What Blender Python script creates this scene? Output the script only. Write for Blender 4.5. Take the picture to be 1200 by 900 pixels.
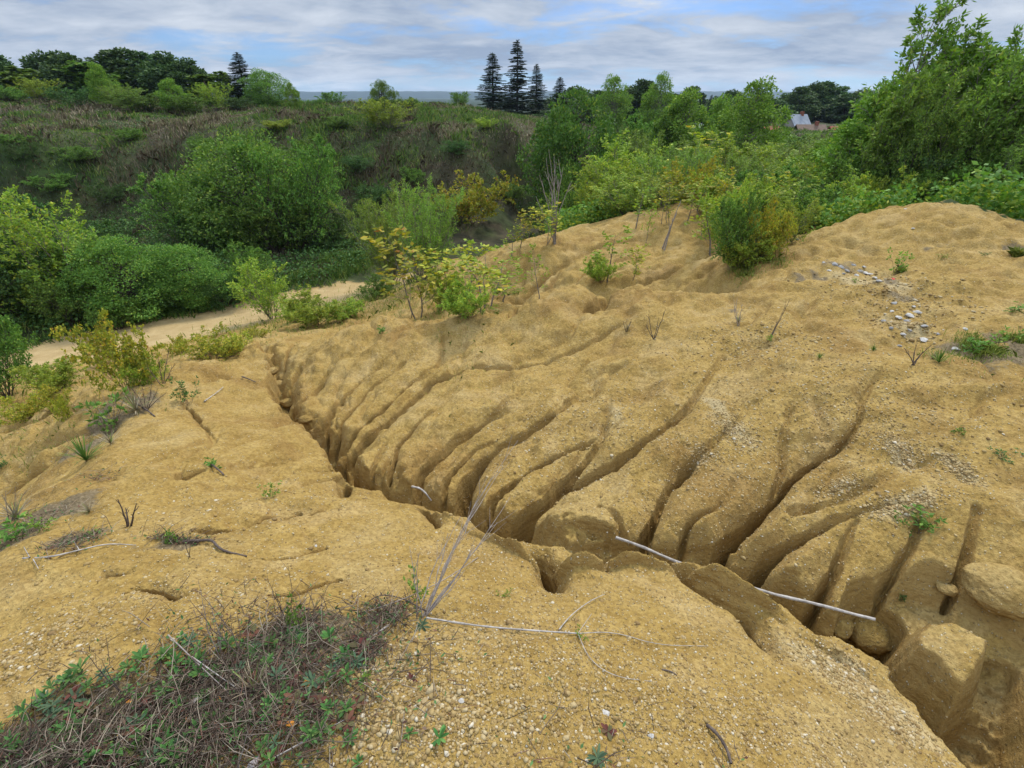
import bpy, math, random
import numpy as np
from mathutils import Vector, Matrix
for _o in list(bpy.data.objects):
    bpy.data.objects.remove(_o)
SC = bpy.context.scene
COL = SC.collection
PI = math.pi
# ---------------------------------------------------------------- camera
EYE = 1.65                      # eye height above the ground at the photographer's feet
PITCH = math.atan(337.0/600.0)  # looking down by 29 degrees
F = 600.0                       # focal length in units of a 1200 px wide frame
cam_d = bpy.data.cameras.new('camera')
cam_d.sensor_width = 36.0
cam_d.lens = 36.0*F/1200.0
cam_d.clip_start = 0.05
cam_d.clip_end = 9000.0
cam = bpy.data.objects.new('camera', cam_d)
COL.objects.link(cam)
cam.location = (0, 0, EYE)
cam.rotation_euler = (PI/2-PITCH, 0, 0)
SC.camera = cam
# ---------------------------------------------------------------- world, sun, exposure
SUN_EL, SUN_AZ = math.radians(50), math.radians(28)   # azimuth from +Y towards +X
W = bpy.data.worlds.new('World'); SC.world = W; W.use_nodes = True
def build_world():
    nt = W.node_tree; N = nt.nodes; L = nt.links
    N.clear()
    out = N.new('ShaderNodeOutputWorld'); bg = N.new('ShaderNodeBackground')
    bg.inputs['Strength'].default_value = 0.108
    sky = N.new('ShaderNodeTexSky'); sky.sky_type = 'NISHITA'; sky.sun_disc = False
    sky.sun_elevation = SUN_EL; sky.sun_rotation = SUN_AZ
    sky.altitude = 150; sky.air_density = 1.0; sky.dust_density = 0.6; sky.ozone_density = 2.0
    tc = N.new('ShaderNodeTexCoord'); sep = N.new('ShaderNodeSeparateXYZ')
    L.new(tc.outputs['Generated'], sep.inputs[0])
    def mth(op, a, b=None, c=None, clamp=False):
        n = N.new('ShaderNodeMath'); n.operation = op; n.use_clamp = clamp
        for i, q in enumerate((a, b, c)):
            if q is None: continue
            if isinstance(q, (int, float)): n.inputs[i].default_value = q
            else: L.new(q, n.inputs[i])
        return n.outputs[0]
    z = mth('MAXIMUM', sep.outputs[2], 0.0)
    zz = mth('ADD', z, 0.16)
    u = mth('DIVIDE', sep.outputs[0], zz); v = mth('DIVIDE', sep.outputs[1], zz)
    cmb = N.new('ShaderNodeCombineXYZ'); L.new(u, cmb.inputs[0]); L.new(v, cmb.inputs[1])
    def noise(sx, sy, scale, det, rough, off, dist=0.0):
        mp = N.new('ShaderNodeMapping'); L.new(cmb.outputs[0], mp.inputs[0])
        mp.inputs['Scale'].default_value = (sx, sy, 1); mp.inputs['Location'].default_value = off
        mp.inputs['Rotation'].default_value = (0, 0, math.radians(-8))
        n = N.new('ShaderNodeTexNoise'); L.new(mp.outputs[0], n.inputs[0])
        n.inputs['Scale'].default_value = scale; n.inputs['Detail'].default_value = det
        n.inputs['Roughness'].default_value = rough; n.inputs['Distortion'].default_value = dist
        return n.outputs['Fac']
    n1 = noise(0.55, 0.62, 1.25, 9, 0.60, (3.1, 1.7, 0), 0.25)
    n2 = noise(0.85, 1.05, 2.1, 9, 0.62, (7.3, 4.1, 0), 0.3)
    n3 = noise(0.4, 0.7, 1.1, 6, 0.55, (11.0, 2.0, 0), .2)
    mixn = mth('ADD', mth('MULTIPLY', n1, 0.6), mth('MULTIPLY', n2, 0.4))
    ramp = N.new('ShaderNodeMapRange'); ramp.interpolation_type = 'SMOOTHSTEP'
    L.new(mixn, ramp.inputs[0]); ramp.inputs[1].default_value = 0.38; ramp.inputs[2].default_value = 0.56
    # cloud sheet is thicker overhead than in the far clear strips
    hz = N.new('ShaderNodeMapRange'); L.new(z, hz.inputs[0])
    hz.inputs[1].default_value = 0.02; hz.inputs[2].default_value = 0.22
    hz.inputs[3].default_value = 0.24; hz.inputs[4].default_value = 0.6
    cov = mth('ADD', mth('MULTIPLY', ramp.outputs[0], 0.85), hz.outputs[0], clamp=True)
    # clouds: grey-lilac undersides to white, brighter towards the zenith (overcast law)
    cr = N.new('ShaderNodeValToRGB'); L.new(mth('ADD', mth('MULTIPLY', n2, 0.55), mth('MULTIPLY', n3, 0.45)), cr.inputs[0])
    cr.color_ramp.elements[0].position = 0.40; cr.color_ramp.elements[0].color = (0.36, 0.455, 0.62, 1)
    cr.color_ramp.elements[1].position = 0.66; cr.color_ramp.elements[1].color = (0.80, 0.865, 0.96, 1)
    zen = mth('MULTIPLY_ADD', mth('MINIMUM', mth('MAXIMUM', mth('SUBTRACT', z, 0.22), 0.0), 0.5), 26.0, 5.5)
    vm = N.new('ShaderNodeVectorMath'); vm.operation = 'SCALE'
    L.new(cr.outputs[0], vm.inputs[0]); L.new(zen, vm.inputs['Scale'])
    # clear air: physical sky, deepened like the photograph's camera did
    tint = N.new('ShaderNodeMix'); tint.data_type = 'RGBA'; tint.blend_type = 'MULTIPLY'
    tint.inputs[0].default_value = 1.0; L.new(sky.outputs[0], tint.inputs[6])
    tint.inputs[7].default_value = (0.30, 0.50, 0.86, 1)
    mx = N.new('ShaderNodeMix'); mx.data_type = 'RGBA'
    L.new(cov, mx.inputs[0]); L.new(tint.outputs[2], mx.inputs[6]); L.new(vm.outputs[0], mx.inputs[7])
    L.new(mx.outputs[2], bg.inputs[0]); L.new(bg.outputs[0], out.inputs[0])
build_world()
sun_d = bpy.data.lights.new('sun', 'SUN'); sun_d.energy = 2.5; sun_d.angle = math.radians(10)
sun_d.color = (1.0, 0.94, 0.84)
sun = bpy.data.objects.new('sun', sun_d); COL.objects.link(sun)
_sd = Vector((math.sin(SUN_AZ)*math.cos(SUN_EL), math.cos(SUN_AZ)*math.cos(SUN_EL), math.sin(SUN_EL)))
sun.rotation_euler = _sd.to_track_quat('Z', 'Y').to_euler()
SC.view_settings.view_transform = 'Standard'
SC.view_settings.look = 'None'
SC.view_settings.exposure = 0.58
SC.view_settings.gamma = 1.0
SC.view_settings.use_curve_mapping = False
SC.cycles.max_bounces = 6
SC.cycles.diffuse_bounces = 3
SC.cycles.glossy_bounces = 2
SC.cycles.transmission_bounces = 3
SC.cycles.use_denoising = True

# ---------------------------------------------------------------- helpers
CT, ST = math.cos(PITCH), math.sin(PITCH)
def ray(px, py):
    u = (px-600.0)/F; v = (450.0-py)/F
    return u, CT+v*ST, -ST+v*CT
def tag(o, label=None, cat=None, group=None, kind=None):
    if label: o['label'] = label
    if cat: o['category'] = cat
    if group: o['group'] = group
    if kind: o['kind'] = kind
    return o
def hash2(ix, iy, seed):
    h = (ix.astype(np.int64)*374761393 + iy.astype(np.int64)*668265263 + seed*1442695041) & 0xFFFFFFFF
    h = ((h ^ (h >> 13))*1274126177) & 0xFFFFFFFF
    h = (h ^ (h >> 16)) & 0xFFFFFFFF
    return h
def perlin(x, y, seed=0):
    xi = np.floor(x); yi = np.floor(y); xf = x-xi; yf = y-yi
    xi = xi.astype(np.int64); yi = yi.astype(np.int64)
    u = xf*xf*xf*(xf*(xf*6-15)+10); v = yf*yf*yf*(yf*(yf*6-15)+10)
    def g(a, b, dx, dy):
        th = hash2(a, b, seed)*(2*PI/4294967296.0)
        return np.cos(th)*dx+np.sin(th)*dy
    n00 = g(xi, yi, xf, yf); n10 = g(xi+1, yi, xf-1, yf)
    n01 = g(xi, yi+1, xf, yf-1); n11 = g(xi+1, yi+1, xf-1, yf-1)
    return ((n00*(1-u)+n10*u)*(1-v)+(n01*(1-u)+n11*u)*v)*1.5
def fbm(x, y, octv=4, seed=0, gain=0.5, lac=2.03):
    s = np.zeros_like(x); a = 1.0
    for i in range(octv):
        s += a*perlin(x*lac**i+17.3*i, y*lac**i-9.1*i, seed+i*7); a *= gain
    return s
def sstep(a, b, x):
    t = np.clip((x-a)/(b-a), 0, 1); return t*t*(3-2*t)

# ---------------------------------------------------------------- terrain: broad form
# (px, py, z): points seen in the photograph with their height above the photographer's feet
VIS = [
 (600,880,0.0),(200,880,0.0),(1000,895,-.42),(450,800,0.0),(100,760,.0),(20,820,.02),(0,700,-.3),
 (300,720,-.12),(500,720,-.15),(700,780,-.15),(850,820,-.28),(1000,820,-.62),
 (450,640,-.55),(300,640,-.45),(600,680,-.45),(760,700,-.5),
 (0,640,-.62),(120,620,-.5),(200,590,-.68),(30,585,-1.25),(60,540,-1.7),(0,520,-2.4),
 (120,540,-.95),(130,480,-1.4),(250,500,-1.25),(200,432,-1.65),(240,425,-1.75),(330,570,-.95),(330,520,-1.25),
 (400,600,-.85),(390,565,-1.15),(500,600,-.9),
 (310,440,-1.9),(295,425,-2.0),(350,495,-1.5),
 (600,637,-.75),(700,650,-.75),(790,655,-.75),(840,655,-.8),(930,722,-.85),(1000,768,-.88),(1080,840,-.9),(1130,885,-.85),
 # far side of the gully
 (370,470,-1.75),(345,445,-1.9),(440,520,-1.5),(520,545,-1.35),(620,560,-1.1),(760,590,-.95),(870,600,-.85),(950,640,-.85),(1100,690,-.85),(1180,720,-.8),
 (1180,790,-.85),
 (450,440,-1.55),(560,470,-1.3),(680,480,-1.1),(800,500,-.9),(930,520,-.75),(1060,560,-.65),(1180,600,-.62),
 (520,420,-1.45),(660,400,-1.2),(800,410,-.85),(900,430,-.68),(1040,430,-.45),(1150,470,-.45),
 (380,395,-1.85),(450,374,-1.6),(560,368,-1.45),(640,345,-1.3),(740,335,-1.0),(830,345,-.85),(920,310,-.62),
 (930,380,-.68),(1000,370,-.62),(1080,400,-.55),(1190,440,-.45),
 (940,280,-.6),(1000,255,-.35),(1060,240,-.15),(1100,237,-.08),(1150,245,-.15),(1199,262,-.3),(1040,300,-.55),(1120,320,-.45),(1190,330,-.4),
 (1100,270,-.25),(1190,290,-.35),
 # second sand bank beyond the crest
 (600,292,-1.75),(590,330,-2.3),(570,360,-2.2),(650,300,-1.75),(640,330,-1.95),(700,330,-1.6),(720,300,-1.55),(700,270,-1.5),(760,262,-1.2),(800,240,-.95),(850,300,-.9),(880,290,-.8),(800,310,-1.25),(840,250,-.9),
 # slope down to the road
 (310,405,-2.05),(300,392,-3.4),(220,408,-3.2),(160,430,-3.0),(60,465,-3.1),(0,500,-2.9),(100,445,-3.4),(30,440,-4.2),
 (350,380,-3.9),(480,362,-3.1),
 (80,415,-5.0),(160,398,-5.0),(250,380,-5.0),(330,360,-5.0),(430,340,-5.0),(520,300,-5.1),(600,268,-5.1),(0,430,-5.0),
 # pit floor and hill
 (670,240,-4.6),(0,330,-5.0),(200,300,-4.9),(400,300,-4.9),(500,270,-4.6),(600,235,-4.4),
 (0,190,-1.55),(100,200,-2.2),(200,215,-2.85),(300,230,-3.4),(400,220,-3.1),(500,210,-2.7),(580,200,-2.4),(0,260,-4.6),(100,262,-4.7),(200,268,-4.75),(300,275,-4.85),(400,268,-4.75),(480,262,-4.6),(560,250,-4.3),
 (0,150,-.2),(100,152,-.3),(250,160,-.5),(400,158,-.5),(500,155,-.35),(560,152,-.3),(600,162,-.7),(622,185,-1.9),(640,215,-3.6),
 (0,136,.25),(150,137,.2),(300,138,.15),(450,137,.15),(550,136,.2),
 (0,125,.6),(150,124,.7),(300,122,.8),(450,124,.7),(560,128,.4),(605,142,-.4),
 # right-hand upland
 (700,215,-3.2),(760,205,-2.4),(820,200,-1.9),(900,195,-1.6),(960,190,-1.6),
 (780,160,-2.6),(860,150,-2.4),(940,150,-2.2),(1000,150,-2.2),
]
# (x, y, z): ground hidden behind something, in metres
HID = [(2.15,9.0,-1.8),(.6,9.6,-2.35),(-.6,9.1,-2.45),(-2.2,8.9,-2.6),(3.3,8.2,-1.25),(.2,10.6,-2.3),(0,.3,0),(-.6,.2,0),(.6,.2,0),(1.2,.2,-.1),(-2,.3,-.1),(3.5,.5,-1.0),(6,1,-.6),(10,3,-.4),(-5,.5,-1.4),(-10,3,-3.8),
 (12,14,-1.3),(9,14,-1.4),(14,11,-1.0),(18,17,-1.5),(25,25,-1.6),(7,15,-1.3),(8,20,-1.6),
 (3.4,37,-4.5),(5,42,-4.2),(7,50,-3.8),(7.2,12.2,-1.25),(10,12.6,-1.1),(12.5,12,-1.3),(5.6,11.2,-1.2),(10,60,-3.4),(30,60,-2.2),(60,80,-2.2),(-30,20,-5),(-40,40,-2.0),(-60,70,-.1),(-40,100,-1.0),(0,90,-1.0),(-20,75,.0),(0,130,-2.5),(20,130,-3),(-80,140,-2),
 (120,140,-2.5),(200,300,-3),(-200,300,-4),(0,400,-5),(0,1000,-6),(-600,900,-6),(600,900,-6),(0,3500,-6),(-2500,2500,-6),(2500,2500,-6),(-3500,200,-6),(3500,200,-6),(40,10,-1),(120,10,-2),(-60,8,-4),
]
P = []
for px, py, z in VIS:
    dx, dy, dz = ray(px, py); t = (z-EYE)/dz; P.append((dx*t, dy*t, z))
P += HID
P = np.array(P, float)
def logpol(x, y):
    return np.stack([np.arctan2(x, y), 0.5*np.log(x*x+y*y+1e-9)], -1)
CP = logpol(P[:, 0], P[:, 1])
def tps_k(d2):
    return 0.5*d2*np.log(d2+1e-12)
def tps_fit(Q, val, lam=1e-4):
    n = len(Q); d2 = ((Q[:, None]-Q[None])**2).sum(-1)
    K = tps_k(d2)+lam*np.eye(n); Pm = np.hstack([np.ones((n, 1)), Q])
    A = np.zeros((n+3, n+3)); A[:n, :n] = K; A[:n, n:] = Pm; A[n:, :n] = Pm.T
    b = np.zeros(n+3); b[:n] = val
    return np.linalg.solve(A, b)
TW = tps_fit(CP, P[:, 2])
def base_h(x, y):
    q = logpol(x, y); out = np.empty(len(x)); n = len(CP)
    for s in range(0, len(x), 40000):
        c = q[s:s+40000]
        d2 = (c[:, 0:1]-CP[:, 0])**2+(c[:, 1:2]-CP[:, 1])**2
        out[s:s+40000] = tps_k(d2)@TW[:n]+TW[n]+c@TW[n+1:]
    a = np.abs(q[:, 0]); w = sstep(1.35, 2.2, a)
    r = np.hypot(x, y)
    out = np.clip(out, -8, 2.5)
    return out*(1-w)+w*(-0.15*np.log1p(r))
def hit_base(px, py, f=None):
    dx, dy, dz = ray(px, py)
    t = np.geomspace(0.8, 400, 900)
    x, y, z = dx*t, dy*t, EYE+dz*t
    h = (f or base_h)(x, y)
    k = np.argmax(z < h)
    if z[k] >= h[k]: return dx*50, dy*50
    if k == 0: return x[0], y[0]
    a, b = z[k-1]-h[k-1], h[k]-z[k]
    w = a/(a+b); tt = t[k-1]*(1-w)+t[k]*w
    return dx*tt, dy*tt
# ---------------------------------------------------------------- terrain: gullies and rills
# each: pixel polyline of the channel, (width, depth) at its first and last point, wall power
MAINP = [(298,402,.16,.10),(314,414,.34,.28),(323,432,.22,.34),(315,450,.34,.40),(332,466,.26,.44),(328,480,.34,.48),(352,488,.24,.5),(374,498,.36,.56),(386,522,.26,.62),(400,546,.32,.7),(424,556,.36,.78),(455,566,.36,.8),(495,574,.34,.8),(545,586,.32,.85),
         (592,608,.32,.85),(640,634,.34,.85),(690,642,.34,.85),(740,640,.34,.85),(800,642,.32,.8),(850,648,.32,.8),(892,680,.32,.85),(945,712,.32,.9),
         (1000,744,.30,.95),(1045,772,.21,.95),(1085,815,.24,1.0),(1120,855,.24,.95),(1175,900,.3,.95)]
RILLS = [
 ([(735,372),(713,380),(690,400),(667,412),(633,421),(600,427),(547,431),(505,441),(486,460),(466,478),(430,499),(402,520)], (.22,.05),(.34,.26)),
 ([(613,457),(580,480),(550,497),(527,513),(507,530),(487,547),(474,575)], (.22,.03),(.34,.42)),
 ([(720,430),(673,462),(653,480),(627,497),(580,517),(557,533),(543,552),(536,585)], (.2,.02),(.36,.48)),
 ([(470,505),(442,522),(431,543),(430,563)], (.12,.02),(.2,.3)),
 ([(500,500),(475,517),(455,525),(446,545),(444,562)], (.12,.01),(.16,.18)),
 ([(713,460),(710,505),(693,523),(667,547),(655,562),(632,575),(607,589),(585,612)], (.18,.02),(.38,.52)),
 ([(853,410),(827,440),(800,482),(763,508),(733,530),(700,543),(662,560)], (.22,.04),(.30,.25)),
 ([(800,520),(787,550),(780,577),(767,597),(757,615),(748,640)], (.14,.02),(.22,.5)),
 ([(700,585),(722,600),(735,625),(730,645)], (.14,.03),(.2,.2)),
 ([(1043,424),(1020,453),(1013,487),(987,510),(950,533),(927,552),(913,573),(893,590),(868,605),(850,627),(834,655)], (.10,.015),(.21,.50)),
 ([(925,470),(921,500),(923,533),(915,565)], (.16,.03),(.22,.12)),
 ([(1060,585),(1010,592),(980,602),(947,620),(915,632),(893,645),(878,672)], (.14,.02),(.22,.48)),
 ([(1000,605),(992,645),(975,673),(958,697)], (.14,.04),(.22,.35)),
 ([(1080,610),(1073,632),(1057,657),(1045,680),(1022,712)], (.16,.05),(.28,.5)),
 ([(1145,590),(1142,625),(1138,655),(1125,680)], (.12,.04),(.2,.22)),
 ([(570,395),(500,432),(452,470),(408,500),(392,516)], (.12,.02),(.2,.24)),
 ([(460,410),(425,440),(400,462),(378,484),(366,495)], (.12,.03),(.2,.28)),
 ([(500,405),(455,432),(425,458),(392,487),(380,500)], (.10,.02),(.16,.22)),
 ([(420,405),(392,425),(365,452),(345,470)], (.12,.03),(.2,.26)),
 ([(385,400),(362,415),(345,432),(333,448)], (.12,.03),(.2,.26)),
 ([(350,398),(338,410),(325,425)], (.12,.03),(.18,.2)),
 ([(640,470),(600,500),(560,515),(525,545),(515,570)], (.10,.01),(.18,.20)),
 ([(760,455),(735,490),(690,510),(650,530),(610,548),(572,575),(562,595)], (.12,.01),(.2,.25)),
 ([(880,470),(850,505),(810,535),(790,560)], (.2,.02),(.22,.14)),
 ([(560,440),(520,470),(490,495),(462,520),(455,545)], (.10,.01),(.16,.16)),
 ([(860,560),(845,590),(815,605),(800,625),(798,645)], (.12,.02),(.2,.25)),
 ([(1130,520),(1060,540),(1010,570),(960,585),(930,600)], (.2,.015),(.2,.06)),
 # near bank cracks and notches
 ([(632,655),(645,665),(652,690)], (.13,.5),(.1,.03)),
 ([(690,640),(700,660),(708,672)], (.14,.45),(.1,.05)),
 ([(775,640),(782,655),(812,678),(850,700),(880,718),(896,748),(915,770)], (.12,.5),(.12,.04)),
 ([(498,590),(508,600),(512,615)], (.1,.3),(.1,.03)),
 ([(405,560),(403,575),(396,585)], (.1,.3),(.08,.03)),
 ([(395,675),(372,682),(350,692),(320,696)], (.10,.05),(.08,.03)),
 ([(350,600),(315,604),(270,618),(225,618)], (.16,.06),(.14,.04)),
 ([(400,597),(350,605),(325,612)], (.08,.06),(.08,.02)),
 ([(380,640),(330,652),(280,655)], (.10,.035),(.1,.02)),
 ([(180,690),(165,685),(145,690)], (.08,.09),(.08,.06)),
 ([(208,700),(182,690)], (.05,.08),(.05,.06)),
 ([(150,668),(120,672)], (.07,.06),(.06,.03)),
 ([(213,545),(200,560),(235,552)], (.12,.12),(.1,.04)),
 # left flank, dropping to the track
 ([(130,500),(90,505),(50,520),(0,560)], (.2,.06),(.4,.35)),
 ([(110,470),(70,480),(30,490),(0,500)], (.3,.05),(.5,.3)),
 ([(60,540),(40,548),(10,570)], (.2,.15),(.3,.3)),
 ([(120,455),(70,465),(20,470)], (.2,.05),(.4,.2)),
 ([(215,470),(240,500),(250,520)], (.12,.06),(.15,.02)),
 ([(280,440),(220,445),(215,480)], (.3,.03),(.3,.03)),
 # second bank
 ([(800,258),(760,275),(700,285),(650,310),(610,345)], (.5,.05),(.7,.3)),
 ([(860,290),(800,312),(740,325),(700,345)], (.4,.08),(.6,.35)),
 ([(690,290),(665,305),(640,335)], (.3,.08),(.4,.2)),
 ([(620,300),(608,330),(600,360)], (.3,.06),(.4,.2)),
 ([(740,290),(700,300),(680,325)], (.3,.05),(.35,.15)),
]
# hollow and channels round the blocks at the lower right
HOLLOW = [([(1040,700),(1075,695),(1110,690),(1150,705),(1205,735)], (.20,.28),(.26,.22)),
          ([(1198,750),(1190,790),(1182,830),(1150,868)], (.12,.3),(.22,.75)),
          ([(1030,745),(1030,710),(1045,700)], (.2,.8),(.22,.6)),
          ([(1048,725),(1052,708)], (.1,.2),(.1,.2))]
def chaikin(p, n=2):
    for _ in range(n):
        q = [p[0]]
        for a, b in zip(p[:-1], p[1:]):
            q += [a*.75+b*.25, a*.25+b*.75]
        q.append(p[-1]); p = q
    return np.array(p)
def poly_world(pts):
    out = []
    for p in pts:
        x, y = hit_base(p[0], p[1]); out.append(np.array([x, y]+list(p[2:])))
    return chaikin(out, 2)
def chan(pl, w0, w1):
    pw = poly_world(pl); s = np.r_[0, np.cumsum(np.hypot(*np.diff(pw[:, :2], axis=0).T))]; s /= s[-1]
    e = s**2.0
    wd = np.stack([w0[0]*(1-s)+w1[0]*s, w0[1]*(1-e)+w1[1]*e], -1)
    return np.hstack([pw[:, :2], wd])
MAIN = poly_world(MAINP)
CH = [chan(*r) for r in RILLS]
CHH = [chan(*r) for r in HOLLOW]
RIB = poly_world([(785,662,.16,.02),(815,672,.22,.045),(850,682,.24,.06),(900,716,.25,.05),(955,757,.22,.05),(1010,792,.20,.03)])
RIB2 = poly_world([(520,600,.10,.02),(600,650,.14,.06),(660,672,.16,.08),(740,668,.14,.08),(790,672,.1,.02)])
# the dip between the near crest and the second bank (metres)
DIP = chaikin([np.array(q) for q in [(3.6,8.0,.5,.05),(2.7,8.7,.8,.35),(1.6,9.2,1.0,.6),(.5,9.5,1.0,.65),(-.6,9.2,.9,.55),(-2.2,9.0,.8,.3),(-3.6,9.0,.8,.1)]], 2)
def carve(x, y, pl, power, asym=False):
    """depth removed by one channel at the points x, y"""
    out = np.zeros(len(x)); mw = pl[:, 2].max()*1.5
    m = (x > pl[:, 0].min()-mw) & (x < pl[:, 0].max()+mw) & (y > pl[:, 1].min()-mw) & (y < pl[:, 1].max()+mw)
    idx = np.nonzero(m)[0]
    if not len(idx): return out
    X, Y = x[idx], y[idx]; wv = 1+.34*perlin(X*2.1, Y*2.1, 93) if asym else 1; val = np.zeros(len(idx))
    for a, b in zip(pl[:-1], pl[1:]):
        d = b[:2]-a[:2]; l2 = d@d+1e-12
        t = np.clip(((X-a[0])*d[0]+(Y-a[1])*d[1])/l2, 0, 1)
        ex, ey = X-a[0]-t*d[0], Y-a[1]-t*d[1]
        w = a[2]*(1-t)+b[2]*t; D = a[3]*(1-t)+b[3]*t
        s = np.hypot(ex, ey)
        if asym:   # the far wall is laid back, the near wall is cut steep
            side = (d[0]*ey-d[1]*ex) > 0
            w = np.where(side, w*1.12, w*.36)
        if asym: w = w*wv
        s = s/(w if asym or power < 1.5 else w*1.12); q = np.clip(1-s, 0, 1)
        if asym or power < 1.5: v = D*(q*q*(3-2*q))**.9 if asym else D*sstep(0, .7, q)
        else: v = np.minimum(D, .34)*.85*q**2.0+D*1.0*np.clip(1-s*(6.2-2.4*np.minimum(D, .5)/.5), 0, 1)**.7
        val = np.maximum(val, v)
    out[idx] = val
    return out
def height(x, y, fine=True):
    x = np.asarray(x, float); y = np.asarray(y, float)
    h = base_h(x, y); r = np.hypot(x, y)
    near = r < 16
    X, Y, R = x[near], y[near], r[near]
    wx = X+.030*fbm(X*1.9, Y*1.9, 3, 3)*np.clip(R/4, .5, 2)+.009*fbm(X*9, Y*9, 2, 33); wy = Y+.030*fbm(X*1.9, Y*1.9, 3, 11)*np.clip(R/4, .5, 2)+.009*fbm(X*9, Y*9, 2, 44)
    rl = np.zeros(len(X))
    for c in CH:
        rl = np.maximum(rl, carve(wx, wy, c, 2.1))
    hl = np.zeros(len(X))
    for c in CHH:
        hl = np.maximum(hl, carve(wx, wy, c, 1.15))
    mx_, my_ = .050*fbm(X*5.5, Y*5.5, 3, 81), .050*fbm(X*5.5, Y*5.5, 3, 82)
    mg = carve(wx+mx_, wy+my_, MAIN, 1.25, True)
    rl = rl*1.02
    hh0 = carve(X, Y, DIP, 1.9)*.9
    tot = np.maximum(np.maximum(mg, hl), rl)+.45*np.minimum(rl, mg)
    # undulation and small parallel rills on the far bank (run down-slope)
    bank = sstep(2.4, 3.4, Y+.12*X)*(1-sstep(8.5, 11, R))*sstep(-3.6, -2.6, X)
    ph = np.arctan2(Y+.6, X+3.1); pd = np.hypot(Y+.6, X+3.1)
    rid = np.abs(perlin(ph*13+.45*fbm(X*1.1, Y*1.1, 2, 5), pd*.38, 21)); ridb = np.abs(perlin(ph*31+.6*fbm(X*1.7, Y*1.7, 2, 6), pd*.6, 22))
    tot = tot+bank*(.080*np.clip(1-rid*2.6, 0, 1)**1.5+.022*np.clip(1-ridb*3.0, 0, 1)**1.3)*(.45+.55*sstep(-.4, .3, fbm(X*.8, Y*.8, 2, 28)))
    bank2 = (1-sstep(10, 15, R))*sstep(9.0, 10, R)*sstep(-2, 0, X)
    rid2 = np.abs(perlin((X*.2+Y*.98)*1.3, (X*.98-Y*.2)*.35, 25))
    tot = tot+bank2*(.07*np.clip(1-rid2*4.5, 0, 1)+.05*fbm(X*2.2, Y*2.2, 3, 27))
    und = .040*fbm(X*1.3, Y*1.3, 3, 41)*np.clip(R/3, .55, 1.8)+.014*fbm(X*4.2, Y*4.2, 2, 43)*np.clip(R/3, .6, 1.4)
    # crumbly terraces near the gully rims
    crum = np.clip(tot*3, 0, 1)
    deep = sstep(.10, .4, tot)
    lay = .016*np.sin((h[near]-tot)*40+3*fbm(X*1.5, Y*1.5, 2, 8))*deep
    tot = tot-carve(X+.05*fbm(X*4, Y*4, 3, 83), Y+.05*fbm(X*4, Y*4, 3, 84), RIB, 1.9)*1.3*(.8+.5*perlin(X*3.3, Y*3.3, 85))-carve(X, Y, RIB2, 1.9)
    hh = h[near]-tot-hh0+und+lay+(.12+.88*deep)*(.030*fbm(X*6, Y*6, 4, 55)-.085*deep*np.abs(fbm(X*4.8, Y*4.8, 4, 57)))
    # little erosion steps on the near bank: they follow the level
    nb = (1-sstep(4.5, 5.5, R))*sstep(1.6, 2.1, R)*(X < .6)*(1-deep)
    e = (hh*7.0+.8*fbm(X*1.1, Y*1.1, 3, 47)+.25*fbm(X*5, Y*5, 2, 48)) % 1.0
    hh = hh+nb*.030*(sstep(0, .22, e)*(1-.9*e)-.35)*np.clip(fbm(X*.9+5, Y*.9, 2, 49)*2+.5, 0, 1)
    mid_r = sstep(5.5, 7.5, R)
    hh = hh-mid_r*.055*np.abs(fbm(X*2.1+.3*Y, Y*1.7, 3, 58))+.03*mid_r*fbm(X*5, Y*5, 3, 59)
    if fine:
        g = 1/(1+R*.07)
        hh = hh+.011*fbm(X*14, Y*14, 3, 61)*g+.0065*np.abs(fbm(X*46, Y*46, 3, 71))*g
    h[near] = hh
    far = ~near
    h[far] += (.22*fbm(x[far]*.25, y[far]*.25, 3, 91)+.04*fbm(x[far]*1.5, y[far]*1.5, 2, 92))*np.clip((r[far]-16)/12, .1, 1)
    return h
def T(x, y):
    return float(height(np.array([x]), np.array([y]))[0])
def ground_at(px, py):
    """where the line of sight through that point of the picture meets the ground"""
    x, y = hit_base(px, py, height); return Vector((x, y, T(x, y)))
def col_at(px, py, Y):
    """ground point at distance Y straight ahead, in the column of px as seen at row py"""
    dx, dy, dz = ray(px, py); x = dx/dy*Y
    return Vector((x, Y, T(x, Y)))
def z_at(py, Y):
    dx, dy, dz = ray(600, py); return EYE+dz/dy*Y
def road_w(x, y):
    ctr = [hit_base(*p) for p in [(-60,452),(0,436),(80,415),(160,398),(250,380),(330,360),(430,340),(520,303),(600,268)]]
    pl = chaikin([np.array(c) for c in ctr], 2); best = np.full(len(x), 99.0)
    for a, b in zip(pl[:-1], pl[1:]):
        d = b-a; t = np.clip(((x-a[0])*d[0]+(y-a[1])*d[1])/(d@d), 0, 1)
        best = np.minimum(best, np.hypot(x-a[0]-t*d[0], y-a[1]-t*d[1]))
    return best

def ray_mask(px, py, rad, x, y, zz, ax=1.0, rot=0.0):
    """soft patch on the ground round the spot seen at (px, py); rad in pixels there"""
    gx, gy = hit_base(px, py); ex, ey = hit_base(px+rad, py)
    w = abs(ex-gx)
    fx, fy = hit_base(px, py-rad*ax); l = abs(fy-gy)
    c, s = math.cos(rot), math.sin(rot)
    dx, dy = x-gx, y-gy
    a = (dx*c+dy*s)/w; b = (-dx*s+dy*c)/l
    return np.exp(-(a*a+b*b))

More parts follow.
